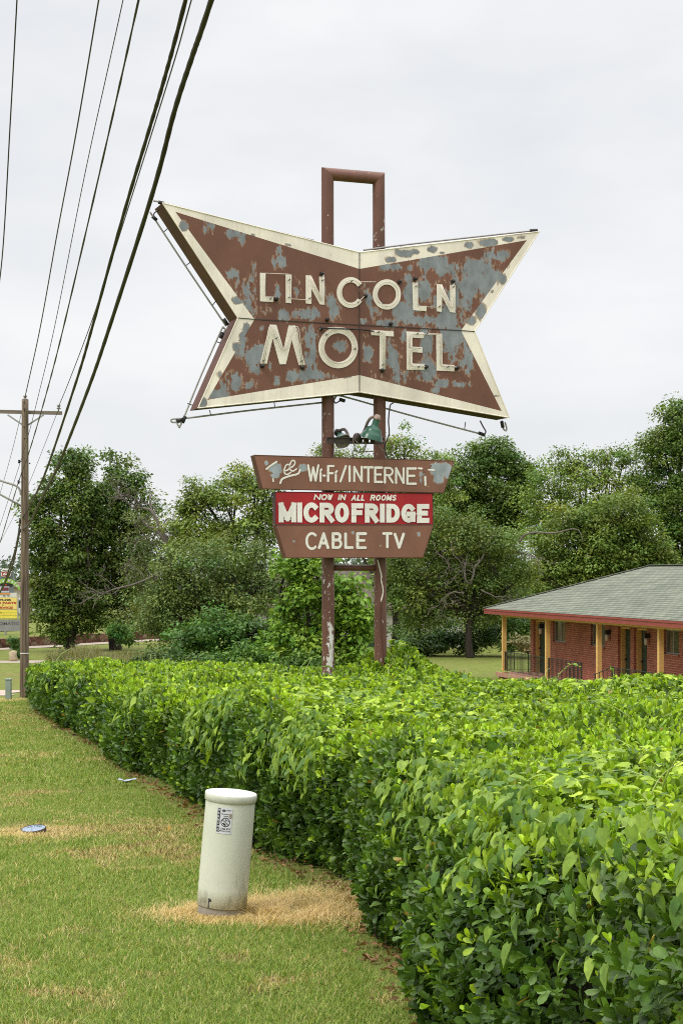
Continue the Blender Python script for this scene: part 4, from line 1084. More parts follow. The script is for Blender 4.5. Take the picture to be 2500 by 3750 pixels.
def straw_zone(X, Y):
    e = np.exp(-(((X - (PEDX + .17)) / .44) ** 2 + ((Y - (PEDY + .10)) / .42) ** 2 + .55 * vn(X * 5, Y * 5, 26)).clip(0) ** 2)
    e = np.maximum(e, .95 * np.exp(-(((X - lorg[0]) / .36) ** 2 + ((Y - 14.25) / .42) ** 2) ** 1.5))
    e = np.maximum(e, .9 * np.exp(-((X + 8.9) / 1.0) ** 2 - ((Y - 47.6) / 1.6) ** 2))
    return e
def dry(X, Y):
    d = .5 + .38 * vn(X * .7, Y * .32, 21) + .40 * vn(X * 2.4, Y * 1.3, 22) + .34 * vn(X * 6, Y * 4, 23) + .22 * vn(X * 14, Y * 9, 29)
    for cx, cy, rx, ry, k in ((-1.35, 9.35, .22, .22, .75), (-.52, 8.55, .12, .14, .9), (-.40, 7.75, .20, .16, .95), (-.85, 8.15, .22, .12, .6), (-.28, 7.95, .10, .1, .7), (-1.15, 8.6, .2, .14, .4), (-2.0, 14.3, .9, .5, .45), (-1.5, 13.4, .4, .25, .4)):
        d = d + k * np.exp(-(((X - cx) / rx) ** 2 + ((Y - cy) / ry) ** 2))
    return d
GREENS = np.array([[.125, .215, .028], [.205, .295, .045], [.32, .37, .09]]); STRAW = np.array([[.56, .44, .20], [.44, .36, .15], [.68, .54, .28]]); BR = np.array([.16, .085, .040])
def lawn_batch(n, y0, y1, hs, ws, wk=.0042, clump=False, side=0.0):
    Y = y0 * (y1 / y0) ** R.random(n) if y1 / y0 > 1.6 else y0 + (y1 - y0) * R.random(n)
    lo = -.2 * Y - .7; hi = XL(Y) + .22
    if side: lo, hi = lo - side, lo
    X = lo + (hi - lo) * R.random(n)
    k = (R.random(n) < 1.05 - .95 * sstep(-.16, .02, X - XL(Y) + .05 * vn(X * 7, Y * 3, 27))) & ((vn(X * 2.6, Y * 2.6, 28) > .25) if clump else True) & (R.random(n) < 1.3 - dry(X, Y) * .35)
    X, Y = X[k], Y[k]; n = len(X)
    d = dry(X, Y); sz_ = straw_zone(X, Y); r = R.random(n)
    pick = GREENS[(R.random(n) * 3).astype(int)]
    isdry = r < np.clip((d - .60) * 1.5, .06, .85) ; pick = np.where(isdry[:, None], STRAW[(R.random(n) * 3).astype(int)], pick)
    pick = np.where((R.random(n) < np.clip(sz_ * 1.6, 0, .97))[:, None], STRAW[(R.random(n) * 3).astype(int)] * 1.15, pick)
    brn = R.random(n) < np.clip((d - .80) * .8, 0, .6); pick = np.where(brn[:, None], BR, pick)
    soil = np.zeros(n)
    for cx, cy, rx, ry in ((-.52, 8.5, .13, .10), (-.36, 7.72, .20, .09), (-1.32, 9.3, .10, .08), (-.80, 8.1, .16, .08), (-.22, 7.95, .08, .06), (-1.05, 7.6, .12, .08), (-.62, 7.45, .10, .06)): soil = np.maximum(soil, np.exp(-(((X - cx) / rx) ** 2 + ((Y - cy) / ry) ** 2) - .6 * vn(X * 22, Y * 22, 37)))
    sm = R.random(n) < soil * .85; pick = np.where(sm[:, None], BR * .75, pick); h_k = np.where(sm, .45, 1.0)
    h = h_k * (.016 + .040 * R.random(n) ** 1.5) * hs * (1 - .35 * np.clip(d - .7, 0, 1)) * (1 + .35 * vn(X * 1.5, Y * 1.5, 24))
    return blades(X, Y, h, wk * ws * (.7 + .6 * R.random(n)), .3 + .9 * R.random(n), pick * (.8 + .4 * R.random((n, 1))))
parts = [lawn_batch(200000, 6.3, 10.5, .95, .85), lawn_batch(160000, 10.5, 19, .95, 1.1), lawn_batch(110000, 19, 48, 1.2, 2.0), lawn_batch(9000, 6.3, 17, 1.8, .9, clump=True), lawn_batch(60000, 6.0, 13, 1.0, 1.3, side=5.0), lawn_batch(40000, 13, 46, 1.3, 2.2, side=5.0)]
off = 0; VV, FF, TT = [], [], []
for v, f, t in parts: VV.append(v); FF.append(f + off); TT.append(t); off += len(v)
g1 = mk('lawn_grass', np.concatenate(VV), np.concatenate(FF), M_grass, None, (0, 0, 0), False, np.concatenate(TT)); tag(g1, kind='stuff')
# long bleached straw round the pedestal
n = 16000; far_ = R.random(n) < .4; X = PEDX + np.where(far_, .46, .10) + R.normal(size=n) * np.where(far_, .20, .26); Y = PEDY + np.where(far_, .26, .0) + R.normal(size=n) * np.where(far_, .34, .19)
k = (vn(X * 6, Y * 6, 35) + .5 * vn(X * 15, Y * 15, 36) > -.45) & (np.hypot(X - PEDX, Y - PEDY) > .125) & (X < XL(Y) + .15); X, Y = X[k], Y[k]; n = len(X)
X = np.concatenate([X, lorg[0] + R.normal(size=2600) * .24]); Y = np.concatenate([Y, 14.25 + R.normal(size=2600) * .24]); k = np.hypot(X - lorg[0], Y - 14.25) > .105; X, Y = X[k], Y[k]; n = len(X)
front_ = (Y > 12) | ((Y < PEDY) & (np.abs(X - PEDX) < .2))
v, f, t = blades(X, Y, np.where(front_, .035, np.where(X > PEDX + .1, .085, .05)) * (.5 + .8 * R.random(n)), .0032 * (.7 + .6 * R.random(n)), .6 + 1.1 * R.random(n), (np.array([.62, .45, .20]) + (np.array([.80, .62, .33]) - np.array([.62, .45, .20])) * R.random((n, 1))) * (.7 + .4 * R.random((n, 1))))
tag(mk('straw_tuft', v, f, M_grass, None, (0, 0, 0), False, t), 'bleached dry straw grass spread round the foot of the leaning pedestal', 'dry grass', kind='stuff')
# fallen leaves along the foot of the hedge
n = 1100; Y = scatter_face(n, 5.5, 40, rho); X = XL(Y) + R.normal(size=n) * .08 + .07
p = np.stack([X, Y, gz(X, Y) + .012 + .012 * R.random(n)], 1); d = R.normal(size=(n, 3)) * np.array([1, 1, .25])
V, Fc, T = inst(OBO * np.array([1, 1, 2.5]), OBOF, p, d, np.tile([0, 0, 1.0], (n, 1)) + R.normal(size=(n, 3)) * .45, (.03 + .025 * R.random(n)) * np.maximum(1, Y / 12) ** .5, np.array([.20, .11, .055]) * (.5 + R.random((n, 1)) * 1.1) + np.array([.06, .05, .02]) * R.random((n, 1)))
tag(mk('leaf_litter', V, Fc, M_grass, None, (0, 0, 0), False, T), kind='stuff')
V, Fc, T = inst(OBO, OBOF, np.array([[PX(615, 14.0), 14.0, float(gz(PX(615, 14.0), 14.0)) + .03]]), np.array([[.2, .1, 1.0]]), np.array([[0, -1.0, .2]]), np.array([.055]), np.array([[.62, .40, .12]]))
tag(mk('fallen_leaf', V, Fc, M_grass, None, (PX(615, 14.0), 14.0, float(gz(PX(615, 14.0), 14.0))), True, T), 'single yellow leaf lying on the lawn left of the pedestal', 'leaf')
# ================================================================ the motel
MX0, MY0 = PX(1846, 73.0), 73.0
MZ = ZC - (2463 - HY) / F * 73.0
MROT = math.atan2(-.98, .196)
dx, dy = np.array([math.cos(MROT), math.sin(MROT)]), np.array([-math.sin(MROT), math.cos(MROT)])
motel = empty('motel_building', (MX0, MY0, MZ), 'low red brick motel wing with grey-green shingle hip roof and yellow porch posts', 'building', None, MROT)
O0 = (0, 0, 0)
def wx(px, yl):
    """local x along the facade of the point seen at picture column px on the plane y = yl"""
    k = (px - CX) / F; x0, y0 = MX0 + yl * dy[0], MY0 + yl * dy[1]
    return (k * y0 - x0) / (dx[0] - k * dx[1])
def wz(px, py, yl):
    x = wx(px, yl); Y = MY0 + yl * dy[1] + x * dx[1]
    return ZC + (HY - py) / F * Y - MZ
def brickmat():
    t = NT('red_brick'); tc = t.node('ShaderNodeTexCoord'); sep = t.node('ShaderNodeSeparateXYZ'); t.l.new(tc.outputs['Object'], sep.inputs[0])
    cmb = t.node('ShaderNodeCombineXYZ'); t.l.new(t.math('ADD', sep.outputs[0], sep.outputs[1]), cmb.inputs[0]); t.l.new(sep.outputs[2], cmb.inputs[1])
    b = t.node('ShaderNodeTexBrick'); t.set(b, Vector=cmb.outputs[0], Color1=(.36, .112, .068, 1), Color2=(.26, .080, .052, 1), Mortar=(.46, .26, .19, 1), Scale=1.0)
    b.inputs['Mortar Size'].default_value = .009; b.inputs['Brick Width'].default_value = .215; b.inputs['Row Height'].default_value = .0805; b.inputs['Bias'].default_value = -.1
    n = t.noise(t.obj(), 1.3, 4)
    t.base(t.mix(1.0, b.outputs['Color'], t.ramp(n, [(.3, (.8, .8, .8)), (.7, (1.15, 1.12, 1.1))]), 'MULTIPLY'))
    t.bump(b.outputs['Fac'], .4, -.01); return t.fin(.85, .2)
M_brick = brickmat()
def shinglemat():
    t = NT('grey_green_shingle'); tc = t.node('ShaderNodeTexCoord'); mp = t.node('ShaderNodeMapping'); t.l.new(tc.outputs['Object'], mp.inputs['Vector'])
    sep = t.node('ShaderNodeSeparateXYZ'); t.l.new(mp.outputs[0], sep.inputs[0]); c = t.node('ShaderNodeCombineXYZ'); t.l.new(sep.outputs[0], c.inputs[0]); t.l.new(t.math('MULTIPLY', sep.outputs[2], 3.16), c.inputs[1])
    b = t.node('ShaderNodeTexBrick'); t.set(b, Vector=c.outputs[0], Color1=(.155, .170, .128, 1), Color2=(.205, .216, .166, 1), Mortar=(.06, .068, .055, 1), Scale=1.0)
    b.inputs['Mortar Size'].default_value = .022; b.inputs['Brick Width'].default_value = .60; b.inputs['Row Height'].default_value = .19; b.offset = .37; b.inputs['Mortar Smooth'].default_value = .3
    n = t.noise(t.obj(), .7, 5, .6); n2 = t.noise(t.obj(), 30, 3, .7)
    col = t.mix(1.0, b.outputs['Color'], t.ramp(n, [(.3, (.85, .86, .85)), (.7, (1.13, 1.13, 1.1))]), 'MULTIPLY')
    col = t.mix(1.0, col, t.ramp(n2, [(.3, (.8, .8, .8)), (.7, (1.2, 1.2, 1.2))]), 'MULTIPLY')
    t.base(col); t.bump(b.outputs['Fac'], .5, -.02); return t.fin(.9, .2)
M_shingle = shinglemat()
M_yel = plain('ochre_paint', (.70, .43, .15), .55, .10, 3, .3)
M_fascia = plain('red_fascia_paint', (.27, .055, .042), .5, .12, 3, .35)
M_conc = plain('red_porch_concrete', (.42, .235, .165), .8, .15, 3, .2)
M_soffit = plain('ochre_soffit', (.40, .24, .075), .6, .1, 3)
M_door = plain('dark_green_door', (.018, .040, .026), .4, .2, 3, .4)
M_alu = plain('window_frame', (.34, .33, .31), .4, .12, 9, .5)
M_rail = plain('green_black_iron', (.030, .042, .034), .5, .3, 9, .4)
def glassmat():
    t = NT('curtained_glass'); v = t.obj((7, 7, .6)); n = t.noise(v, 2.2, 3)
    t.base(t.ramp(n, [(.35, (.055, .048, .040)), (.7, (.15, .125, .10))])); return t.fin(.12, .6)
M_pane = glassmat()
XE0, XE1, XN = -1.29, 33.0, 5.76
WY = 1.2
zE = ZC + (HY - 2228) / F * 74.3 - MZ
zS = 2.40
# wall with openings
ops = []   # kind, x0, x1, z0, z1
for a, b in ((1952, 1997), (2262, 2307), (2320, 2368)): ops.append(('door', wx(a, WY), wx(b, WY), 0.0, 2.16))
for a, b, yt, yb in ((2024, 2070, 2266, 2352), (2162, 2213, 2272, 2367), (2431, 2485, 2290, 2397)):
    ops.append(('window', wx(a, WY), wx(b, WY), wz((a + b) / 2, yb, WY), 2.2))
rep = (ops[1][1] - ops[0][1])
for k in (1, 2):   # the same rooms go on towards the camera, out of the frame
    for i in (1, 2): ops.append(('door', ops[i][1] + k * 9.6, ops[i][2] + k * 9.6, 0, 2.16))
    ops.append(('window', ops[5][1] + k * 8.2 + 1.2, ops[5][2] + k * 8.2 + 1.2, ops[5][3], 2.2))
ops.sort(key=lambda o: o[1])
XW0, XW1 = wx(1941, WY), 31.5
xs_ = sorted({XW0, XW1, *[o[1] for o in ops], *[o[2] for o in ops]}); zs_ = sorted({-.75, zS + .05, *[o[3] for o in ops], *[o[4] for o in ops]})
mb = MB()
for i in range(len(xs_) - 1):
    for j in range(len(zs_) - 1):
        xm, zm = (xs_[i] + xs_[i + 1]) / 2, (zs_[j] + zs_[j + 1]) / 2
        if any(o[1] < xm < o[2] and o[3] < zm < o[4] for o in ops): continue
        mb.add(([(xs_[i], WY, zs_[j]), (xs_[i + 1], WY, zs_[j]), (xs_[i + 1], WY, zs_[j + 1]), (xs_[i], WY, zs_[j + 1])], [(0, 1, 2, 3)]))
for o in ops:
    r = .12 if o[0] == 'door' else .10
    x0, x1, z0, z1 = o[1:]; y0, y1 = WY, WY + r + .25
    mb.add(([(x0, y0, z0), (x0, y1, z0), (x0, y1, z1), (x0, y0, z1)], [(0, 1, 2, 3)])); mb.add(([(x1, y0, z0), (x1, y1, z0), (x1, y1, z1), (x1, y0, z1)], [(3, 2, 1, 0)]))
    mb.add(([(x0, y0, z1), (x1, y0, z1), (x1, y1, z1), (x0, y1, z1)], [(0, 1, 2, 3)])); mb.add(([(x0, y0, z0), (x1, y0, z0), (x1, y1, z0), (x0, y1, z0)], [(3, 2, 1, 0)]))
yB = 9.1
mb.add(([(XW0, WY, -.75), (XW0, yB, -.75), (XW0, yB, zS + .05), (XW0, WY, zS + .05)], [(0, 1, 2, 3)])); mb.add(([(XW1, WY, -.75), (XW1, yB, -.75), (XW1, yB, zS + .05), (XW1, WY, zS + .05)], [(3, 2, 1, 0)]))
mb.add(([(XW0, yB, -.75), (XW1, yB, -.75), (XW1, yB, zS + .05), (XW0, yB, zS + .05)], [(3, 2, 1, 0)]))
mb.build('brick_wall', M_brick, motel)
for o in ops:
    x0, x1, z0, z1 = o[1:]
    if o[0] == 'door':
        y = WY + .10
        d = mk('door', *box(x0 + .07, x1 - .07, y + .16, y + .205, z0 + .02, z1 - .07), M_door, motel)
        fr = MB(); fr.add(box(x0 + .003, x0 + .066, y, y + .21, z0 + .004, z1 - .07)); fr.add(box(x1 - .066, x1 - .003, y, y + .21, z0 + .004, z1 - .07)); fr.add(box(x0 + .003, x1 - .003, y, y + .21, z1 - .066, z1 - .003))
        fr.build('door_frame', M_yel, motel)
        h = MB(); h.add(lathe([(.014, 0), (.014, .03), (.03, .035), (.032, .06), (.018, .075)], (x0 + .17, y + .16, 1.0), (0, -1, 0), 12)); h.add(box(x0 + .145, x0 + .195, y + .150, y + .158, .93, 1.14)); h.build('handle', M_darkiron, d, O0, True)
        mb = MB()
        for za, zb in ((.25, .95), (1.15, 1.95)):
            for xa, xb in ((x0 + .17, (x0 + x1) / 2 - .05), ((x0 + x1) / 2 + .05, x1 - .17)): mb.add(box(xa, xb, y + .150, y + .159, za, zb))
        mb.build('door_panel', M_door, d)
    else:
        y = WY + .08
        w = MB(); t_ = .045
        for a in ((x0 + .003, x0 + t_, z0 + .003, z1 - .003), (x1 - t_, x1 - .003, z0 + .003, z1 - .003), (x0 + t_, x1 - t_, z0 + .003, z0 + t_), (x0 + t_, x1 - t_, z1 - t_, z1 - .003), ((x0 + x1) / 2 - .025, (x0 + x1) / 2 + .025, z0 + t_, z1 - t_)): w.add(box(a[0], a[1], y, y + .05, a[2], a[3]))
        f = w.build('window', M_alu, motel)
        mk('pane', *box(x0 + t_, x1 - t_, y + .022, y + .030, z0 + t_, z1 - t_), M_pane, f)
        mk('sill', *box(x0 - .06, x1 + .06, WY - .045, WY + .075, z0 - .085, z0 + .001), M_brick, f)
# roof
yE0, yE1 = -.5, 10.1; hh = (yE1 - yE0) / 2; zr = zE + .333 * hh
A_, B_, C_, D_ = (XE0, yE0, zE), (XE1, yE0, zE), (XE1, yE1, zE), (XE0, yE1, zE)
R0, R1 = (XE0 + hh, yE0 + hh, zr), (XE1 - hh, yE0 + hh, zr)
roof = mk('roof', [A_, B_, C_, D_, R0, R1], [(0, 1, 5, 4), (1, 2, 5), (2, 3, 4, 5), (3, 0, 4)], M_shingle, motel)
mb = MB()
for a, b in ((R0, R1), (A_, R0), (B_, R1), (C_, R1), (D_, R0)): mb.add(bar(np.array(a) + [0, 0, .02], np.array(b) + [0, 0, .02], .26, .035))
mb.build('ridge_cap', M_shingle, roof)
mb = MB()
for a in ((XE0, XE1, yE0, yE0 + .04), (XE0, XE1, yE1 - .04, yE1)): mb.add(box(*a, zS - .005, zE - .012))
for a in ((XE0, XE0 + .04), (XE1 - .04, XE1)): mb.add(box(*a, yE0 + .04, yE1 - .04, zS - .005, zE - .012))
mb.add(box(XE0 - .02, XE1 + .02, yE0 - .025, yE0 - .003, zE - .075, zE - .014))
mb.build('fascia', M_fascia, motel)
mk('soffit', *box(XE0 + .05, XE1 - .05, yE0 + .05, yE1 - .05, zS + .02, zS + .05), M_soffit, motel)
mk('vent_pipe', *lathe([(.06, -.15), (.06, .04), (.10, .05), (.10, .07)], (R0[0] + 1.4, R0[1] + .3, zr - .06), (0, 0, 1), 12), M_enamelw, roof)
# porch
mk('porch_floor', *box(XE0 + .75, 31.5, -.22, WY - .004, -.16, 0), M_conc, motel)
mk('porch_base', *box(XE0 + .85, 31.4, -.10, WY - .006, -.75, -.162), M_brick, motel)
mk('porch_beam', *box(-.25, 31.3, -.09, .07, zS - .10, zS + .018), M_yel, motel)
for i in range(6):
    x = i * XN
    p = MB(); p.add(box(x - .082, x + .082, -.09, .072, .10, zS - .102)); p.add(box(x - .11, x + .11, -.12, .10, .002, .10))
    p.build('porch_post', M_yel, motel)
def rail_run(a, b, zt=(.86, .86), zb=(.10, .10), name='railing', step=.15):
    a, b = np.array(a, float), np.array(b, float); mb = MB(); L = np.linalg.norm(b - a)
    mb.add(bar((*a, zt[0]), (*b, zt[1]), .045, .02)); mb.add(bar((*a, zb[0]), (*b, zb[1]), .03, .014))
    for k in range(int(L / step) + 1):
        f = min(1, k * step / L); q = a + (b - a) * f; w = .034 if k in (0, int(L / step)) else .016
        mb.add(box(q[0] - w / 2, q[0] + w / 2, q[1] - w / 2, q[1] + w / 2, zb[0] + (zb[1] - zb[0]) * f - (.09 if w > .02 else 0), zt[0] + (zt[1] - zt[0]) * f - .008))
    mb.build(name, M_rail, motel)
g1_, g2_ = wx(2132, 0), wx(2243, 0)
rail_run((.10, 0), (XN - .10, 0)); rail_run((0, .12), (0.0, WY - .05)); rail_run((XN + .1, 0), (g1_, 0)); rail_run((g2_, 0), (3 * XN - .1, 0)); rail_run((3 * XN + .1, 0), (4 * XN - .1, 0))
rail_run((g1_, -.03), (g1_, -.62), (.86, .62), (.1, -.15), 'stair_railing'); rail_run((g2_, -.03), (g2_, -.72), (.86, .60), (.1, -.18), 'stair_railing')
mb = MB()
for k in range(3): mb.add(box(g1_ + .06, g2_ - .06, -.222 - .28 * (k + 1), -.224 - .28 * k, -.75, -.16 - .16 * k))
mb.build('porch_step', M_conc, motel)
for px, py in ((1989, 2287), (2233, 2296), (2377, 2306)):
    x = wx(px, WY); z = 1.86
    l = mk('wall_lamp', *box(x - .09, x + .09, WY - .20, WY - .002, z, z + .16), M_black, motel)
    mk('lamp_glass', *lathe([(.02, -.24), (.062, -.235), (.070, -.1), (.070, 0)], (x, WY - .11, z - .002), (0, 0, 1), 14), plain('opal_glass', (.55, .45, .40), .3, .1, 9), l, O0, True)
# patio chair standing on the grass by the porch
cX, cY = wx(2352, -1.1), -1.1
cw = np.array([MX0, MY0]) + cX * dx + cY * dy; cz = float(gz(*cw))
co = np.array([cw[0], cw[1], cz])
chair = empty('patio_chair', co, 'grey mesh-backed patio chair with rounded back in front of the motel porch', 'chair', None, MROT + math.pi)
M_mesh = plain('woven_mesh', (.075, .065, .062), .8, .4, 40)
arc = [(-.36, .30, .40), (-.37, .31, .62), (-.30, .36, .80), (-.15, .40, .88), (0, .41, .90), (.15, .40, .88), (.30, .36, .80), (.37, .31, .62), (.36, .30, .40)]
mk('back_frame', *tube(spline(arc, 5), .016, 7), M_mesh, chair, O0, True)
Vb = [(x * s, y - (1 - s) * 0, z if s == 1 else z) for x, y, z in arc for s in (1.0,)]
top_ = spline(arc, 5); nb = len(top_); Vb = [tuple(p) for p in top_] + [(p[0], p[1] - .02, .42) for p in top_]
mk('backrest', Vb, [(i, i + 1, nb + i + 1, nb + i) for i in range(nb - 1)], M_mesh, chair)
mk('seat', *box(-.34, .34, -.28, .30, .385, .42), M_mesh, chair, bevel=.015)
for sx in (-1, 1):
    mk('armrest', *tube(spline([(sx * .36, .29, .62), (sx * .39, 0, .64), (sx * .37, -.26, .60), (sx * .36, -.30, .40)], 5), .016, 7), M_mesh, chair, O0, True)
    for sy in (-.27, .28): mk('leg', *tube([(sx * .35, sy, .40), (sx * .38, sy * 1.15, 0)], .015, 7), M_mesh, chair, O0, True)

# ================================================================ trees
LFQ = np.array([(0, 0, 0), (.45, .30, .06), (1, 0, -.10), (.45, -.30, .06)], float); LFQF = np.array([(0, 1, 2, 3)])
def tree(name, label, Y, base, lobes, ctint, leaf=.20, n_clump=1.0, per=26, trunk=.22, spread=.55, droop=.2, limbs=True, bark=None, group=None, cat='tree', fill=1.0, dspread=.55, bare=0):
    bx, by = base
    bz = float(gz(PX(bx, Y), Y)); org = np.array([PX(bx, Y), Y, bz])
    root = empty(name, org, label, cat, group)
    C, Cc = [], []
    tot = np.array(ctint)
    lc_ = []
    for (cx, cy, rx, ry) in lobes:
        c = P(cx, cy, Y); rX, rZ = rx / F * Y, ry / F * Y; rY = max(.6, min(rX, rZ * 1.3)) * dspread / .55
        c[1] += R.uniform(-.5, .5) * rY
        lc_.append((c, rX, rY, rZ))
        area = rX * rZ * math.pi
        n = max(8, int(area * 5.6 * n_clump))
        u = rnd_unit(n); r = .42 + .58 * R.random(n) ** .55
        wob = 1 + .22 * vn(u[:, 0] * 2.6 + cx, u[:, 2] * 2.6 + cy, 31)
        q = c + u * (r * wob)[:, None] * np.array([rX, rY, rZ])
        q[:, 2] = np.maximum(q[:, 2], bz + .25)
        C.append(q); Cc.append(np.full(n, 1.0))
    C = np.concatenate(C); n = len(C)
    cl = (.74 + .52 * R.random((n, 1))) * (1 + .16 * vn(C[:, 0] * .5, C[:, 2] * .5 + C[:, 1], 33))[:, None]
    hue = R.normal(size=(n, 1))
    ct = tot * 1.5 * cl * (1 + hue * np.array([.14, .03, -.05]))
    m = int(per * fill * 3.3)
    idx = np.repeat(np.arange(n), m)
    cr = (spread * (.75 + .8 * R.random(n)))[idx][:, None]
    ou = rnd_unit(n * m); rr_ = R.random((n * m, 1)) ** .42
    off_ = ou * rr_ * cr * 1.15 * np.array([1, 1, .62])
    off_[:, 2] -= droop * .6 * np.hypot(off_[:, 0], off_[:, 1])
    pos = C[idx] + off_
    pos[:, 2] = np.maximum(pos[:, 2], gz(pos[:, 0], pos[:, 1]) + .03)
    dd = nrm(off_ * np.array([1, 1, .4]) + R.normal(size=off_.shape) * .35 * spread + np.array([0, 0, -.22 * spread]))
    upv = nrm(np.array([0, 0, .55]) + ou * rr_ * 1.0 + R.normal(size=off_.shape) * .30)
    s = leaf * .97 * (.65 + .7 * R.random(n * m))
    tt = ct[idx] * (.8 + .4 * R.random((n * m, 1)))
    V, Fc, T = inst(LFQ, LFQF, pos, dd, upv, s, np.clip(tt, .004, 1))
    mk('crown', V, Fc, M_tree, root, org, False, T)
    if limbs:
        mb = MB(); top = lc_[0][0]
        low = min(c[2] - rz for c, _, _, rz in lc_)
        fork = org + np.array([0, 0, max(.8, min(2.6, (low - bz) + .9))])
        mb.add(tube(spline([org - [0, 0, .15], org + (fork - org) * .5 + R.normal(size=3) * .08, fork], 5), np.linspace(trunk * 1.15, trunk * .8, 11), 9))
        mb.build('trunk', bark or M_bark, root, org, True)
        mb = MB()
        for c, rX, rY, rZ in lc_:
            e = c + np.array([0, 0, -.1 * rZ]); mid = (fork + e) / 2 + R.normal(size=3) * .3
            L = spline([fork, mid, e], 5); mb.add(tube(L, np.linspace(trunk * .5, trunk * .12, len(L)), 6))
            for k in range(int(4 + rX * rZ * .5)):
                u = rnd_unit(1)[0]; u[2] = abs(u[2]) * .9 + .05; e2 = e + u * np.array([rX, rY, rZ]) * .8; st = L[random.randint(5, len(L) - 1)]
                B = spline([st, (st + e2) / 2 + R.normal(size=3) * .18, e2], 4); mb.add(tube(B, np.linspace(trunk * .13, .010, len(B)), 5))
        mb.build('limb', bark or M_bark, root, org, True)
    return root
def twigs(mb, p, d, L, r, depth, Yf=1.0, kink=.28):
    n = 6; pts = [np.array(p)]; d = nrm(d)
    for k in range(n): d = nrm(d + R.normal(size=3) * kink * np.array([1, .5, 1])); pts.append(pts[-1] + d * L / n)
    mb.add(tube(pts, np.linspace(r, max(.008, r * .45), n + 1), 5))
    if depth:
        for k in range(random.randint(3, 5)):
            q = pts[random.randint(2, n)]; twigs(mb, q, d + R.normal(size=3) * np.array([.9, .5, .7]) + np.array([0, 0, .15]), L * random.uniform(.4, .65), r * .48, depth - 1)
DG, MG, LG, OL, BG = (.078, .122, .024), (.125, .180, .034), (.145, .20, .04), (.112, .155, .034), (.125, .215, .026)
tree('pecan_tree', 'tall dark green tree with an open top just right of the utility pole', 100, (262, 2330), [(250, 1720, 65, 85), (175, 1810, 60, 70), (300, 1830, 80, 90), (160, 1960, 55, 70), (230, 2000, 120, 110), (160, 2120, 60, 100), (260, 2150, 110, 110), (200, 2250, 80, 60), (225, 2310, 22, 50), (320, 2260, 60, 60), (145, 1890, 40, 40), (330, 1930, 60, 80), (130, 2030, 40, 60), (310, 2080, 70, 80), (350, 2170, 60, 60), (150, 2220, 50, 60), (345, 1800, 50, 60), (110, 1860, 30, 50), (290, 1680, 50, 50)], DG, .20, 1.0, 30, .30, .50, .35)
tree('pecan_tree', 'tall tree with a narrow tufted top standing over the stone retaining wall', 102, (424, 2352), [(430, 1690, 42, 55), (445, 1770, 60, 70), (400, 1850, 60, 70), (370, 1950, 70, 80), (440, 1990, 80, 90), (390, 2120, 100, 100), (330, 2260, 70, 40), (470, 2200, 80, 90), (500, 1760, 20, 45), (340, 1860, 50, 60), (470, 1880, 50, 70), (490, 2080, 60, 90), (360, 2050, 60, 60), (440, 2250, 60, 50), (540, 1850, 45, 50), (510, 1950, 60, 60)], DG, .20, .9, 28, .34, .50, .35)
tree('half_dead_tree', 'half-dead grey-twigged tree with sparse olive leaves left of the sign', 95, (640, 2360), [(640, 1900, 60, 55), (560, 2080, 80, 70), (640, 2130, 90, 100), (560, 2200, 110, 60), (600, 2000, 60, 60), (500, 2020, 60, 70), (520, 2130, 80, 80), (470, 2250, 80, 50), (680, 2000, 50, 60), (560, 1960, 80, 60), (640, 1950, 60, 60), (500, 1920, 50, 50), (700, 2080, 60, 60)], (.11, .135, .045), .15, .55, 20, .2, .55, .2, bark=M_deadwood)
dead = empty('dead_limb_tree', P(655, 2330, 93), 'leafless grey dead tree leaning left with bare forked branches', 'dead tree')
dorg = P(655, 2330, 93)
mb = MB()
L = spline([P(x, y, 93) for x, y in ((655, 2330), (660, 2150), (630, 2020), (600, 1960), (560, 1880), (530, 1862), (475, 1858))], 5); mb.add(tube(L, np.linspace(.17, .05, len(L)), 7))
L2 = spline([P(x, y, 92.7) for x, y in ((625, 2010), (570, 1940), (545, 1930), (530, 1915))], 5); mb.add(tube(L2, np.linspace(.10, .03, len(L2)), 6))
mb.build('trunk', M_deadwood, dead, dorg, True)
mb = MB()
for (x, y, dX, dZ, LL, r) in ((480, 1858, -.7, .6, 1.4, .045), (520, 1860, -.3, 1, 1.6, .045), (560, 1880, .1, 1, 1.7, .05), (590, 1930, .3, 1, 1.5, .045), (500, 1856, -1, .2, 1.5, .04), (540, 1925, -1, .3, 1.4, .035), (600, 1960, -.9, .1, 1.7, .04), (640, 2060, -1, .1, 2.0, .05), (560, 1885, .5, .9, 1.3, .035)):
    twigs(mb, P(x, y, 93), np.array([dX, R.normal() * .3, dZ]), LL, r, 2)
mb.build('branch', M_deadwood, dead, dorg, True)
fl = empty('dead_limb', P(560, 2110, 90), 'long bare grey dead branch hanging low in front of the stone wall', 'dead branch')
mb = MB(); flo = P(560, 2110, 90)
L = spline([P(x, y, 90) for x, y in ((620, 2060), (560, 2110), (490, 2140), (430, 2155), (390, 2170), (355, 2195), (340, 2230))], 5); mb.add(tube(L, np.linspace(.065, .025, len(L)), 7)); mb.build('branch', M_deadwood, fl, flo, True)
mb = MB()
for (x, y, dX, dZ, LL) in ((430, 2155, -.8, .7, 1.2), (390, 2170, -.9, .1, 1.4), (480, 2142, -.4, .9, 1.2), (530, 2120, -.3, .8, 1.1), (360, 2195, -.8, .3, .9), (450, 2150, -.6, -.4, 1.0), (380, 2180, -1, .5, 1.1)):
    twigs(mb, P(x, y, 90), np.array([dX, R.normal() * .2, dZ]), LL, .030, 2)
mb.build('twig', M_deadwood, fl, flo, True)
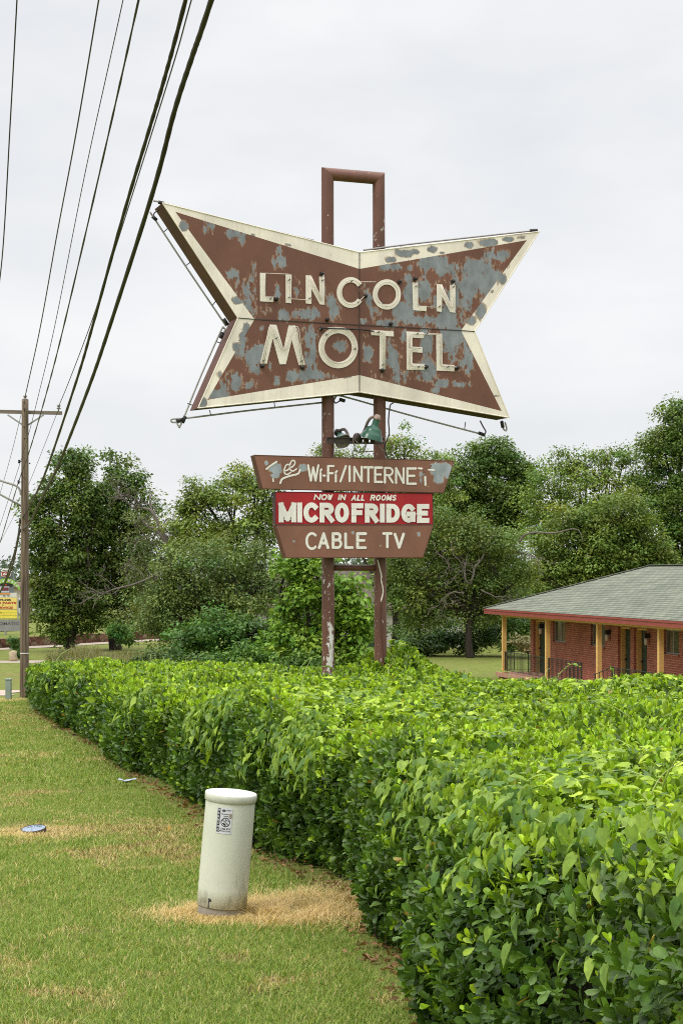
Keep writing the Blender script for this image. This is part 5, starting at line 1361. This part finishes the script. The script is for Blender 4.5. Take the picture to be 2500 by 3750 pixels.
tree('elm_tree', 'broad mid-green tree rising behind the left half of the sign boards', 92, (890, 2400), [(880, 1745, 70, 55), (810, 1800, 90, 70), (930, 1790, 60, 70), (720, 1790, 40, 45), (860, 1900, 130, 100), (740, 1920, 90, 80), (960, 1930, 90, 90), (690, 1870, 40, 40), (1000, 1800, 40, 60), (800, 1990, 110, 80), (650, 1950, 60, 60), (980, 1850, 60, 60), (700, 1820, 50, 50)], (.13, .175, .034), .17, 1.0, 26, .28, .5, .25)
tree('elm_tree', 'grey-green twiggy tree filling the space below and left of the sign boards', 86, (760, 2420), [(720, 2050, 110, 90), (840, 2060, 120, 100), (960, 2060, 90, 90), (640, 2160, 80, 80), (760, 2190, 130, 90), (900, 2180, 110, 90), (700, 2290, 120, 80), (590, 2280, 80, 70), (640, 2060, 70, 70), (820, 2270, 110, 70), (980, 2150, 80, 80), (560, 2210, 70, 70)], (.095, .135, .036), .16, 1.0, 26, .26, .5, .2)
tree('mulberry_tree', 'dark broad-leaved tree hanging low over bushes left of the sign posts', 80, (800, 2440), [(800, 2290, 100, 70), (900, 2330, 110, 80), (1000, 2300, 90, 80), (720, 2380, 90, 50), (860, 2410, 140, 50), (1020, 2400, 100, 60), (1080, 2330, 80, 70), (660, 2350, 90, 60), (960, 2390, 80, 50), (1100, 2250, 60, 60)], (.062, .125, .024), .20, 1.0, 24, .22, .42, .2)
tree('catalpa_tree', 'bright green large-leaved tree behind the gap between the sign posts', 74, (1150, 2450), [(1120, 2120, 80, 70), (1200, 2170, 90, 80), (1090, 2200, 70, 70), (1280, 2200, 80, 80), (1060, 2060, 50, 50), (1150, 2060, 70, 45), (1320, 2260, 70, 70), (1180, 2260, 60, 40), (1290, 2330, 60, 70), (1310, 2410, 60, 50), (1040, 2330, 70, 80), (1120, 2330, 60, 60), (1180, 2400, 50, 50), (1240, 2320, 60, 60)], BG, .26, 1.05, 18, .26, .38, .35)
tree('locust_tree', 'tall feathery light green tree rising behind the right sign post', 108, (1440, 2320), [(1480, 1620, 60, 60), (1430, 1660, 50, 60), (1545, 1680, 60, 55), (1610, 1700, 45, 45), (1400, 1740, 90, 80), (1520, 1780, 100, 80), (1290, 1660, 50, 40), (1180, 1645, 28, 24), (1260, 1690, 60, 40), (1450, 1900, 110, 80), (1340, 1800, 60, 70), (1560, 1860, 80, 80), (1640, 1790, 60, 60), (1330, 1900, 80, 80), (1250, 1780, 60, 50)], MG, .17, .85, 24, .25, .5, .25)
tree('hackberry_tree', 'small dark tree with a straight thin trunk in front of the white-sided house', 99, (1446, 2330), [(1440, 2130, 80, 70), (1500, 2090, 70, 80), (1410, 2060, 60, 80), (1470, 2190, 70, 40)], DG, .17, 1.0, 26, .24, .45, .2)
tree('oak_tree', 'dark rounded tree with a peaked top right of the sign boards', 122, (1800, 2330), [(1800, 1650, 75, 60), (1730, 1700, 80, 70), (1870, 1700, 80, 65), (1690, 1800, 90, 100), (1830, 1800, 130, 100), (1640, 1900, 90, 110), (1780, 1950, 140, 110), (1930, 1740, 50, 50), (1700, 2000, 110, 90), (1900, 1860, 90, 80), (1600, 1780, 60, 60), (1780, 2090, 140, 80)], (.080, .128, .026), .22, .95, 28, .35, .55, .2)
tree('pecan_tree', 'airy light green tree with sky showing through behind the motel roof', 118, (2120, 2310), [(2060, 1690, 80, 60), (2150, 1700, 70, 50), (2000, 1760, 70, 70), (2120, 1790, 90, 70), (2240, 1680, 60, 50), (2290, 1660, 45, 40), (2230, 1760, 60, 60), (2190, 1850, 60, 60), (2330, 1740, 40, 60), (2400, 1640, 60, 40), (2080, 1880, 100, 70), (1960, 1850, 70, 70), (2300, 1820, 70, 60), (2380, 1780, 60, 60), (2000, 1960, 80, 70)], MG, .20, .72, 22, .30, .55, .35)
tree('oak_tree', 'tallest dark green tree at the right edge of the picture', 116, (2520, 2320), [(2480, 1540, 80, 90), (2430, 1640, 80, 80), (2540, 1600, 90, 110), (2420, 1780, 90, 100), (2500, 1860, 110, 120), (2600, 1760, 120, 150), (2410, 1960, 100, 110), (2520, 2050, 120, 110)], (.088, .138, .026), .21, .95, 28, .4, .55, .2)
tree('oak_tree', 'rounded mid-green tree directly behind the end of the motel roof', 104, (2160, 2330), [(2080, 1900, 90, 70), (2190, 1920, 100, 80), (2280, 1870, 90, 80), (2330, 1960, 90, 90), (2020, 2000, 90, 80), (2150, 2040, 120, 80), (2290, 2060, 120, 70), (2400, 2080, 90, 60), (1980, 2110, 90, 60), (2230, 2000, 120, 90), (2060, 2080, 90, 70), (2380, 2010, 90, 80), (2210, 2120, 140, 60), (2480, 2120, 90, 60)], (.112, .158, .030), .20, 1.0, 28, .3, .55, .2)
tr = tree('post_oak_tree', 'gnarled olive-green tree with dark twisted trunk left of the motel', 92, (1722, 2345), [(1600, 1960, 90, 70), (1720, 1960, 110, 80), (1830, 1990, 100, 80), (1560, 2060, 100, 80), (1680, 2070, 110, 70), (1820, 2080, 110, 70), (1560, 2170, 100, 60), (1660, 2190, 70, 50), (1830, 2150, 90, 50), (1930, 2090, 60, 50), (1780, 2200, 60, 40), (1500, 2130, 80, 70), (1640, 2130, 90, 60), (1760, 2140, 80, 50), (1740, 1900, 60, 40), (1500, 2210, 60, 50), (1440, 2060, 60, 70), (1560, 1900, 70, 60), (1600, 2240, 70, 45), (1830, 2220, 60, 40), (1690, 2240, 50, 40), (1770, 2250, 50, 40), (1520, 2280, 50, 40)], OL, .155, 1.1, 26, .19, .48, .2)
torg = np.array(tr.location)
mb = MB()
for (x, y, dX, dZ, LL, r) in ((1720, 2140, -.6, .8, 1.6, .07), (1720, 2140, .5, .8, 1.8, .07), (1700, 2170, -1, .2, 1.6, .05), (1760, 2160, 1, -.1, 1.6, .05), (1650, 2100, -.5, 1, 1.3, .04), (1690, 2110, .2, 1, 1.5, .05), (1880, 2020, 1, .3, 1.6, .05)):
    twigs(mb, P(x, y, 90.6), np.array([dX, -.15, dZ]), LL, r, 2)
L = spline([P(x, y, 90.3) for x, y in ((1900, 1985), (1920, 1960), (1960, 1950), (2030, 1952), (2090, 1938), (2120, 1945), (2135, 1985))], 4); mb.add(tube(L, np.linspace(.075, .02, len(L)), 6))
mb.build('bare_branch', M_deadwood, tr, torg, True)
tree('oak_tree', 'dark tree filling the gap between the gnarled tree and the motel eave', 110, (1900, 2330), [(1880, 2200, 110, 70), (1970, 2180, 90, 70), (1580, 1900, 80, 80), (1480, 2000, 90, 80), (1760, 2240, 80, 50)], (.060, .110, .026), .2, .9, 26, .3, .55, .2)
def bush(label, Y, bx, by, lobes, tint, leaf=.14, dens=1.3, per=26, name='bush', spread=.34):
    return tree(name, label, Y, (bx, by), lobes, tint, leaf, dens, per, .05, spread, .15, limbs=False, cat='bush', group='bushes along the edge of the lawn', dspread=.7)
bush('dark leafy bush just beyond the middle of the hedge, left of the sign posts', 74, 620, 2430, [(600, 2400, 70, 45), (690, 2410, 80, 45), (540, 2420, 50, 30)], (.055, .10, .028), .15)
bush('broad-leaved dark bush directly left of the left sign post', 72, 900, 2440, [(820, 2430, 80, 40), (920, 2420, 90, 60), (1020, 2440, 90, 50), (1110, 2430, 60, 40)], (.065, .13, .024), .19)
bush('low dark bush seen between the two sign posts', 76, 1290, 2450, [(1260, 2440, 60, 28), (1330, 2430, 50, 40)], (.075, .15, .026), .17)
bush('grassy green clump at the back edge of the lawn right of the sign', 94, 1600, 2385, [(1570, 2350, 70, 40), (1640, 2355, 50, 38), (1510, 2360, 50, 34)], (.085, .135, .045), .22, 1.4, 30)
bush('dark brambly bush under the gnarled tree', 94.5, 1790, 2370, [(1740, 2345, 50, 40), (1810, 2330, 60, 50), (1710, 2370, 30, 20), (1750, 2290, 50, 40), (1830, 2290, 60, 50), (1690, 2320, 40, 40)], (.06, .11, .03), .15)
bush('tall leafy bush in front of the white siding, right of the right sign post', 97, 1560, 2340, [(1540, 2270, 60, 50), (1490, 2300, 50, 40), (1620, 2280, 50, 60)], (.075, .13, .03), .16)
bush('leafy bush between the sign posts hiding the house door', 98, 1350, 2330, [(1340, 2270, 50, 60), (1385, 2310, 40, 50), (1300, 2300, 40, 50)], (.085, .16, .03), .17)
bush('leafy bush seen past the end of the motel porch', 93, 1900, 2370, [(1880, 2310, 60, 50), (1930, 2320, 40, 60), (1850, 2345, 40, 40)], (.08, .145, .03), .15)
bush('tan dry weed clump beside the motel end wall', 91, 1912, 2385, [(1912, 2362, 36, 30)], (.20, .16, .08), .17, 2.0, 26, spread=.3)
bush('small dark shrub growing against the left of the utility pole', 90, 64, 2405, [(64, 2370, 12, 40), (60, 2345, 16, 16)], (.06, .12, .03), .12, 3.0, 26, spread=.16)
bush('bright shrub in front of the dark trunk by the stone wall', 97, 440, 2350, [(450, 2310, 40, 24), (470, 2335, 30, 22), (420, 2296, 20, 18)], (.075, .155, .035), .16, 1.8, 26)
bush('weedy bush on top of the stone wall at its right end', 110, 600, 2320, [(560, 2295, 60, 26), (640, 2290, 50, 24)], (.075, .085, .040), .17, 1.5, 24)
# back fill of distant woods: one mass far behind everything
n = 26000
X = R.uniform(-150, 130, n); Yd = R.uniform(255, 320, n); topz = 5.2 + 1.3 * vn(X / 9, Yd / 30, 41) + .8 * vn(X / 3, Yd / 9, 42)
Z = -2.5 + (topz + 2.5) * R.random(n) ** .65
cl = (.75 + .5 * R.random((n, 1))) * (1 + .25 * vn(X / 4, Z / 2, 43))[:, None]
V, Fc, T = inst(LFQ, LFQF, np.stack([X, Yd, Z], 1), R.normal(size=(n, 3)), np.tile([0, -.5, 1.0], (n, 1)) + R.normal(size=(n, 3)) * .5, .8 * (.6 + .8 * R.random(n)), np.array([.060, .092, .045]) * cl)
tag(mk('far_wood', V, Fc, M_tree, None, (0, 0, 0), False, T), kind='stuff')

# ---------------------------------------------------------------- tall seedy grass between hedge and wall
n = 26000; px_ = R.normal(size=n) * 85 + 300; Yg = R.uniform(70, 88, n); X = (px_ - CX) / F * Yg
k = (px_ > 180) & (px_ < 620); X, Yg = X[k], Yg[k]; n = len(X)
hgt = (.45 + .75 * R.random(n)) * (.75 + .5 * vn(X * .9, Yg * .7, 44))
v, f, t = blades(X, Yg, hgt, .030 + .02 * R.random(n), .3 + .8 * R.random(n), np.where(R.random((n, 1)) < .55, np.array([.15, .17, .06]), np.array([.30, .26, .13])) * (.7 + .5 * R.random((n, 1))))
tag(mk('tall_grass', v, f, M_grass, None, (0, 0, 0), False, t), kind='stuff')

# ================================================================ left background
M_path = plain('pale_gravel', (.36, .30, .24), .95, .2, 3, .1)
M_drive = plain('pinkish_concrete', (.44, .35, .29), .9, .15, 2, .15)
def strip(name, pts, mat, zo=.02):
    """pts: list of (xl, xr, Y)"""
    V = []
    for xl, xr, y in pts:
        for f in np.linspace(0, 1, 6): x = xl + (xr - xl) * f; V.append((x, y, float(gz(x, y)) + zo))
    return tag(mk(name, V, gridfaces(6, len(pts)), mat, None, (0, 0, 0)), kind='structure')
strip('driveway', [(-40, -9.5 - .06 * (y - 50) + .2 * math.sin(y * 2), y) for y in np.linspace(50.2, 55.8, 8)], M_drive, .012)
strip('path', [(-40, -12.6 - .35 * abs(y - 88), y) for y in np.linspace(86.6, 89.4, 6)], M_path, .012)
wa, wb = np.array([PX(18, 105.5), 105.5]), np.array([PX(664, 123), 123.0])
dw = (wb - wa) / np.linalg.norm(wb - wa); nw = np.array([dw[1], -dw[0]])
# path at the foot of the wall
V = []
for f in np.linspace(-.4, 1.25, 24):
    for o_ in (.5, 2.4 + .3 * math.sin(f * 9)): p = wa + (wb - wa) * f + nw * o_; V.append((p[0], p[1], float(gz(*p)) + .025))
tag(mk('path', V, gridfaces(2, 24), M_path), kind='structure')
def stonemat():
    t = NT('red_sandstone'); v = t.obj((.8, .8, 1.6)); vo = t.node('ShaderNodeTexVoronoi', feature='DISTANCE_TO_EDGE'); t.set(vo, Vector=v, Scale=2.6)
    vc = t.node('ShaderNodeTexVoronoi'); t.set(vc, Vector=v, Scale=2.6)
    col = t.ramp(vc.outputs['Color'], [(.2, (.11, .050, .035)), (.5, (.19, .092, .060)), (.8, (.25, .17, .12))])
    col = t.mix(t.ramp(vo.outputs['Distance'], [(.0, (1, 1, 1)), (.07, (0, 0, 0))]), col, (.045, .035, .028)); t.base(col); t.bump(vo.outputs['Distance'], .8, .05); return t.fin(.95, .1)
M_stone = stonemat()
TZ = ZC - 3.72
def wallmesh():
    V, Fc = [], []; n = 60
    for i in range(n + 1):
        f = -.45 + 1.45 * i / n; p = wa + (wb - wa) * f; zt = TZ + .03 + .05 * float(vn(f * 30, 2, 51)); zb = float(gz(*p)) - .15; b = .05 * float(vn(f * 40, 5, 52))
        q = p + nw * (.22 + b); V += [(q[0], q[1], zb), (q[0], q[1], zt), (p[0] - nw[0] * .2, p[1] - nw[1] * .2, zt), (p[0] - nw[0] * .2, p[1] - nw[1] * .2, zb)]
    for i in range(n):
        for k in range(4): a = i * 4 + k; b = i * 4 + (k + 1) % 4; Fc.append((a, b, b + 4, a + 4))
    Fc += [(3, 2, 1, 0), (n * 4, n * 4 + 1, n * 4 + 2, n * 4 + 3)]; return V, Fc
tag(mk('retaining_wall', *wallmesh(), M_stone, None, (wa[0], wa[1], float(gz(*wa)))), 'low reddish stone retaining wall below the far lawn', 'wall')
# raised lawn behind the wall
V = []
fs = np.linspace(-1.6, 1.9, 40); os_ = [0, -.2, -4, -10, -20, -40, -70, -120]
for o_ in os_:
    for f in fs:
        p = wa + (wb - wa) * np.clip(f, -1.6, 1.9) - nw * (-o_) * 1.0
        zz = TZ - .01 + .05 * float(vn(p[0] * .3, p[1] * .3, 53)) * (o_ < -1)
        edge = sstep(1.0, 1.5, f) + sstep(-.5, -1.0, f)
        zz = zz * (1 - edge) + (float(gz(*p)) - .02) * edge
        if o_ == 0: zz = min(zz, TZ - .01)
        V.append((p[0], p[1], zz))
tag(mk('far_lawn', V, gridfaces(len(fs), len(os_)), M_lawn, None, (0, 0, 0), True), kind='structure')
V = []
for f in np.linspace(-.8, .62, 30):
    for o_, z_ in ((-6.0, .16), (-6.02, .02), (-5.2, .03)): p = wa + (wb - wa) * f + nw * o_ * 1.6; V.append((p[0], p[1], TZ + z_))
tag(mk('kerb', V, gridfaces(3, 30), plain('brown_kerb', (.22, .16, .125), .9, .2, 3)), kind='structure')
# yellow roadside sign
TYY = 112.0
def T_(px, py, off=0.0): return P(px, py, TYY - off)
torg2 = np.array([PX(10, TYY), TYY, float(gz(PX(10, TYY), TYY))])
ts = empty('yellow_sign', torg2, 'yellow roadside letter sign with red and black lettering above a weathered grey panel', 'roadside sign')
def tbox(x0, x1, y0, y1, d0, d1): a = P(x0, y1, TYY); b = P(x1, y0, TYY); return box(a[0], b[0], TYY - d1, TYY - d0, a[2], b[2])
M_yface = plain('yellow_sign_face', (.80, .62, .18), .5, .06, 3); M_yface2 = plain('yellow_letter_board', (.80, .66, .09), .5, .12, 4); M_sred = plain('sign_red', (.42, .04, .022), .5, .1, 5)
cabn = mk('sign_cabinet', *tbox(-62, 65, 2186, 2268, -.30, .0), plain('pale_sign_edge', (.45, .44, .36), .6, .1, 5), ts, torg2)
mk('sign_face', *tbox(-60, 61.5, 2189, 2232, .003, .02), M_yface, cabn, torg2)
mk('letter_board', *tbox(-60, 62.5, 2234.5, 2265, .003, .02), M_yface2, cabn, torg2)
mb = MB(); put_text(mb, 'TAYLOR', -24, 42, 2201.5, 2193.5, lambda x, y, o: T_(x, y, .026 + o), 0, .05); put_text(mb, '&', 8, 13, 2218, 2213, lambda x, y, o: T_(x, y, .026 + o), 0)
mb.add(tbox(-60, 62, 2244.3, 2244.9, .021, .024)); mb.add(tbox(-60, 62, 2254.3, 2254.9, .021, .024)); put_text(mb, 'E', 2, 6, 2246.5, 2241, lambda x, y, o: T_(x, y, .03), 0)
mb.build('black_lettering', M_black, cabn, torg2)
mb = MB(); put_text(mb, 'AUTO PARTS', -47, 60, 2212.5, 2204.5, lambda x, y, o: T_(x, y, .026), 0, .05); put_text(mb, 'SERVICE', -20, 47, 2230, 2221.5, lambda x, y, o: T_(x, y, .026), 0, .05)
mb.build('red_lettering', M_sred, cabn, torg2)
lowp = mk('grey_panel', *tbox(-62, 78, 2271, 2312, -.10, .0), peelmat('weathered_grey_panel', (.27, .26, .26), under=(.52, .50, .47), rust=(.18, .15, .14), amp=.7, speck=True), ts, torg2); setpeel(lowp, .22)
mb = MB(); put_text(mb, 'AUTOMATIC', -44, 70, 2289, 2279, lambda x, y, o: T_(x, y, .006), 0, .01); mb.build('faded_lettering', plain('faded_ink', (.10, .095, .095), .8, .4, 30), lowp, torg2)
for x in (-40, 20): mk('post', *tube([T_(x, 2310, -.05), (PX(x, TYY), TYY + .05, float(gz(PX(x, TYY), TYY)) - .3)], .07, 10), M_galv, ts, torg2)
# petrol station pylon with shield and arched sign
GYY = 172.0
def G_(px, py, off=0.0): return P(px, py, GYY - off)
gorg = np.array([PX(24, GYY), GYY, ZC - 3.7])
gs = empty('shield_sign', gorg, 'tall station pylon with red and white shield on top and a green arched board below', 'station sign')
def gbox(x0, x1, y0, y1, d0, d1): a = P(x0, y1, GYY); b = P(x1, y0, GYY); return box(a[0], b[0], GYY - d1, GYY - d0, a[2], b[2])
mk('post', *gbox(0, 48, 2094, 2240, -.5, -.06), plain('grey_pylon', (.16, .175, .18), .6, .2, 3), gs, gorg)
SH = [(8, 2085), (11, 2080), (17, 2083), (22, 2081.5), (27, 2083), (33, 2080), (38, 2085), (42, 2089), (38, 2093), (41, 2101), (39, 2110), (31, 2113), (22, 2116), (13, 2113), (5, 2110), (3, 2101), (6, 2093), (2, 2089)]
def shp(pts, o0, o1): return prism([G_(x, y, o0) for x, y in pts], [G_(x, y, o1) for x, y in pts])
def shr(k): return [(22 + (x - 22) * k, 2098 + (y - 2098) * k) for x, y in SH]
shd = mk('shield', *shp(SH, .10, -.05), plain('shield_white', (.72, .72, .70), .4, .05, 3), gs, gorg)
lowr = [(x, max(y, 2094.5)) for x, y in shr(.86)]; lowr = [p for p in lowr if p[1] > 2094.5]; lowr = [(38.0, 2094.5)] + lowr + [(6.2, 2094.5)]
mk('shield_field', *shp(lowr, .14, .105), plain('shield_red', (.36, .045, .035), .4, .05, 3), shd, gorg)
mb = MB(); put_text(mb, '66', 11, 33, 2107, 2097, lambda x, y, o: G_(x + (2102 - y) * .25, y, .17), 0, .05); mb.build('number', bpy.data.materials['shield_white'], shd, gorg)
mb = MB(); put_text(mb, 'PHILLIPS', 9, 35, 2092.5, 2088, lambda x, y, o: G_(x, y, .13), 0, .04); mb.build('name_lettering', M_black, shd, gorg)
arcp = [(22 + 62 * math.sin(t), 2196 - 78 * math.cos(t)) for t in np.linspace(-1.0, 1.0, 18)]; arci = [(22 + 58 * math.sin(t), 2196 - 62 * math.cos(t)) for t in np.linspace(1.0, -1.0, 18)]
arch = mk('arched_board', *shp(arcp + arci, .12, -.04), plain('lime_board', (.24, .46, .06), .5, .08, 3), gs, gorg)
mb = MB()
for i, ch in enumerate('TACO MAYO'):
    if ch == ' ': continue
    t = -.78 + i * .195; c = (22 + 60 * math.sin(t), 2196 - 70 * math.cos(t)); V, Fc = text_mesh(ch, .04)
    mb.add(([G_(c[0] + (u - .5) * 8 * math.cos(t) + (v - .5) * 9 * math.sin(t), c[1] + (u - .5) * 8 * math.sin(t) - (v - .5) * 9 * math.cos(t), .15) for u, v in V], Fc))
mb.build('arch_lettering', bpy.data.materials['shield_white'], arch, gorg)
mk('red_disc', *lathe([(.13, 0), (.13, .02)], G_(34, 2128, .125), (0, -1, 0), 16), M_sred, arch, gorg)
mk('dark_panel', *gbox(2, 44, 2140, 2147, .02, -.05), M_black, gs, gorg)
mb = MB(); mb.add(lathe([(.085, 0), (.085, .02)], G_(22, 2142, .03), (0, -1, 0), 20)); mb.build('red_oval', M_sred, gs, gorg)
mk('white_panel', *gbox(0, 34, 2148, 2170, .02, -.05), plain('pale_panel', (.50, .52, .56), .5, .1, 3), gs, gorg)
mk('price_panel', *gbox(4, 32, 2151.5, 2163, .05, .024), plain('maroon_panel', (.16, .03, .05), .5, .3, 3), gs, gorg)
bb = empty('banner_board', G_(10, 2240), 'white board with an orange strip standing behind the yellow sign', 'board'); bo = G_(10, 2240)
mk('board_panel', *gbox(-40, 64, 2171, 2188, .5, .4), plain('board_white', (.6, .58, .54), .5, .1, 3), bb, bo)
mk('orange_strip', *gbox(-40, 40, 2171.5, 2177, .54, .51), plain('strip_orange', (.62, .24, .05), .5, .1, 3), bb, bo)
mb = MB(); put_text(mb, 'NEW', 11, 20, 2184.5, 2180, lambda x, y, o: G_(x, y, .53), 0, .04); put_text(mb, 'HOT', 26, 35, 2184.5, 2180, lambda x, y, o: G_(x, y, .53), 0, .04); mb.build('lettering', M_black, bb, bo)
for x in (-30, 55): mk('post', *tube([G_(x, 2186, .45), G_(x, 2245, .45)], .06, 8), M_galv, bb, bo)
# small things at the left edge
bpo = P(112, 2267, 128)
mb = MB(); mb.add(box(bpo[0] - .11, bpo[0] + .11, 127.9, 128.1, bpo[2] - .3, bpo[2] + 1.38)); mb.add(box(bpo[0] - .13, bpo[0] + .13, 127.88, 128.12, bpo[2] + 1.38, bpo[2] + 1.42))
tag(mb.build('square_post', plain('maroon_post', (.075, .032, .032), .6, .2, 3), None, bpo, bevel=.01), 'square maroon post on the far lawn just right of the utility pole', 'post')
st = P(50, 2404, 88.5); st[2] = float(gz(st[0], 88.5))
V, Fc = lathe([(.16, -.05), (.22, .12), (.17, .30), (.19, .46), (.05, .50)], st, (-.10, 0, 1), 12)
V = [np.array(v) + np.array([.03, .03, .03]) * vn(v[0] * 9 + i, v[2] * 9, 61) for i, v in enumerate(V)]
tag(mk('boulder', V, Fc, plain('tan_stone', (.42, .34, .22), .9, .3, 6), None, st, True), 'upright tan stone in the grass beside the small dark shrub', 'rock')
# far vehicles
def car(name, label, Y, px0, px1, py_b, mat, rot=0.0, tall=1.0, glass=None, wheels=True, van=False):
    w = (px1 - px0) / F * Y; c = P((px0 + px1) / 2, py_b, Y); o = empty(name, c, label, 'car', 'cars parked in the distance', rot)
    L, H, W = w, 1.45 * tall, 1.75
    if van: pr = [(-L / 2, .35), (L / 2, .35), (L / 2, .95), (L * .40, 1.05), (L * .30, H * 1.02), (-L * .48, H * 1.05), (-L / 2, 1.0)]
    else: pr = [(-L / 2, .32), (L / 2, .32), (L / 2, .72), (L * .46, .86), (L * .24, .95), (L * .10, H), (-L * .30, H), (-L * .45, .98), (-L / 2, .90)]
    k = [(x, -W / 2, z) for x, z in pr]; k2 = [(x, W / 2, z) for x, z in pr]
    b = mk('body', *prism(k, k2), mat, o, bevel=.05)
    gl = glass or M_black
    zs0, zs1 = .98, H - .09
    for sy in (-1, 1):
        y = sy * (W / 2 + .004)
        mk('side_window', [(-L * .28, y, zs0), (L * .18, y, zs0), (L * .085, y, zs1), (-L * .26, y, zs1)], [(0, 1, 2, 3)], gl, o)
    for sx in (-.31, .31):
        for sy in (-1, 1):
            wh = mk('wheel', *lathe([(.16, -.1), (.32, -.09), (.33, 0), (.32, .09), (.16, .1)], (sx * L, sy * (W / 2 - .09), .33), (0, 1, 0), 18), M_black, o, O0, True)
            mk('rim', *lathe([(.19, -.115 if sy < 0 else .095), (.18, -.095 if sy < 0 else .115)], (sx * L, sy * (W / 2 - .09), .33), (0, 1, 0), 14), M_galv, wh)
    for sy in (-.6, .6): mk('headlight', *box(L / 2 - .02, L / 2 + .012, sy - .14, sy + .14, .62, .76), M_white, o)
    mk('tail_light', *box(-L / 2 - .012, -L / 2 + .02, -.75, -.5, .72, .9), M_sred, o); mk('tail_light', *box(-L / 2 - .012, -L / 2 + .02, .5, .75, .72, .9), M_sred, o)
    return o
M_carw = plain('car_white_paint', (.62, .62, .63), .25, .05, 3, .5, bump=0); M_card = plain('car_dark_paint', (.018, .02, .026), .2, .1, 3, .6, bump=0)
car('parked_van', 'white van parked behind the yellow sign', 176, 38, 150, 2262, M_carw, math.radians(12), 1.25, van=True)
car('parked_car', 'dark car parked beyond the bushes past the motel end wall', 103, 1868, 2012, 2330, M_card, math.radians(170), 1.12)
# low pale building at the station and white-sided house behind the trees
M_siding = NT('shaded_white_siding'); _v = M_siding.obj(); _s = M_siding.node('ShaderNodeSeparateXYZ'); M_siding.l.new(_v, _s.inputs[0])
_w = M_siding.math('FRACT', M_siding.math('MULTIPLY', _s.outputs[2], 6.2)); M_siding.base(M_siding.mix(M_siding.ramp(_w, [(.0, (1, 1, 1)), (.16, (0, 0, 0))]), M_siding.ramp(M_siding.noise(_v, 1.2, 4), [(.3, (.42, .40, .36)), (.7, (.50, .48, .44))]), (.22, .21, .19)))  # white siding with its base colour lowered to stand for shade
M_siding.bump(_w, .4, .02); M_siding = M_siding.fin(.7, .2)
M_shing2 = plain('brown_shingle', (.155, .125, .11), .9, .25, 4, .1)
def house(name, label, Y, px0, px1, zt, depth, roofh, wallm, roofm, eave=.4, zb=None, openings=(), gable=True):
    x0, x1 = PX(px0, Y), PX(px1, Y); zb = float(gz((x0 + x1) / 2, Y)) if zb is None else zb
    o = empty(name, ((x0 + x1) / 2, Y, zb), label, 'house' if gable else 'building'); w = (x1 - x0) / 2; h = zt - zb
    mb = MB(); mb.add(([(-w, 0, -.2), (w, 0, -.2), (w, depth, -.2), (-w, depth, -.2), (-w, 0, h), (w, 0, h), (w, depth, h), (-w, depth, h)], BOXF[2:]))
    if gable: mb.add(([(-w, 0, h), (-w, depth, h), (-w, depth / 2, h + roofh * .93)], [(0, 1, 2)])); mb.add(([(w, 0, h), (w, depth, h), (w, depth / 2, h + roofh * .93)], [(0, 2, 1)]))
    mb.build('wall', wallm, o)
    e = eave
    if gable:
        k = roofh / (depth / 2)
        mb = MB(); t = .10
        for s in (0, 1):
            ya = -e if s == 0 else depth + e; za = h - k * e
            V = [(-w - e, ya, za), (w + e, ya, za), (w + e, depth / 2, h + roofh), (-w - e, depth / 2, h + roofh)]
            mb.add((V + [(a, b, c + t) for a, b, c in V], [(0, 3, 2, 1), (4, 5, 6, 7), (0, 1, 5, 4), (1, 2, 6, 5), (3, 0, 4, 7)]))
        mb.build('roof', roofm, o)
    else: mk('roof', *box(-w - e, w + e, -e, depth + e, h + .003, h + roofh), roofm, o)
    for kind, a, b, z0, z1 in openings:
        xa, xb = PX(a, Y) - (x0 + x1) / 2, PX(b, Y) - (x0 + x1) / 2
        f = mk(kind, *box(xa - .07, xb + .07, -.05, .02, z0 - .07, z1 + .07), M_alu if kind == 'window' else M_door, o)
        if kind == 'window': mk('pane', *box(xa, xb, -.06, -.052, z0, z1), M_pane, f)
        else: mk('handle', *lathe([(.02, 0), (.035, .03), (.03, .06), (.01, .07)], (xa + .12, -.052, 1.0), (0, -1, 0), 10), M_galv, f)
    return o
house('white_house', 'white-sided house with a brown gable roof half hidden behind the trees', 106, 930, 1695, ZC - 1.75, 7.5, 2.0, M_siding, M_shing2, openings=(('window', 975, 1030, .9, 2.0), ('door', 1338, 1392, 0, 2.0), ('window', 1210, 1260, .9, 2.0)))
house('station_shop', 'long low pale shop building far behind the trees on the left', 196, -40, 420, ZC - 1.2, 9, .5, plain('beige_wall', (.46, .41, .33), .8, .1, 2), plain('flat_roof_edge', (.30, .22, .18), .7, .1, 2), .5, ZC - 3.7, (('window', 130, 190, .8, 2.0), ('window', 210, 260, .8, 2.0), ('door', 280, 305, 0, 2.0)), gable=False)
house('white_shed', 'small white shed behind the bushes past the motel eave', 112, 1868, 1925, ZC - 1.55, 4, .9, M_siding, M_shing2)
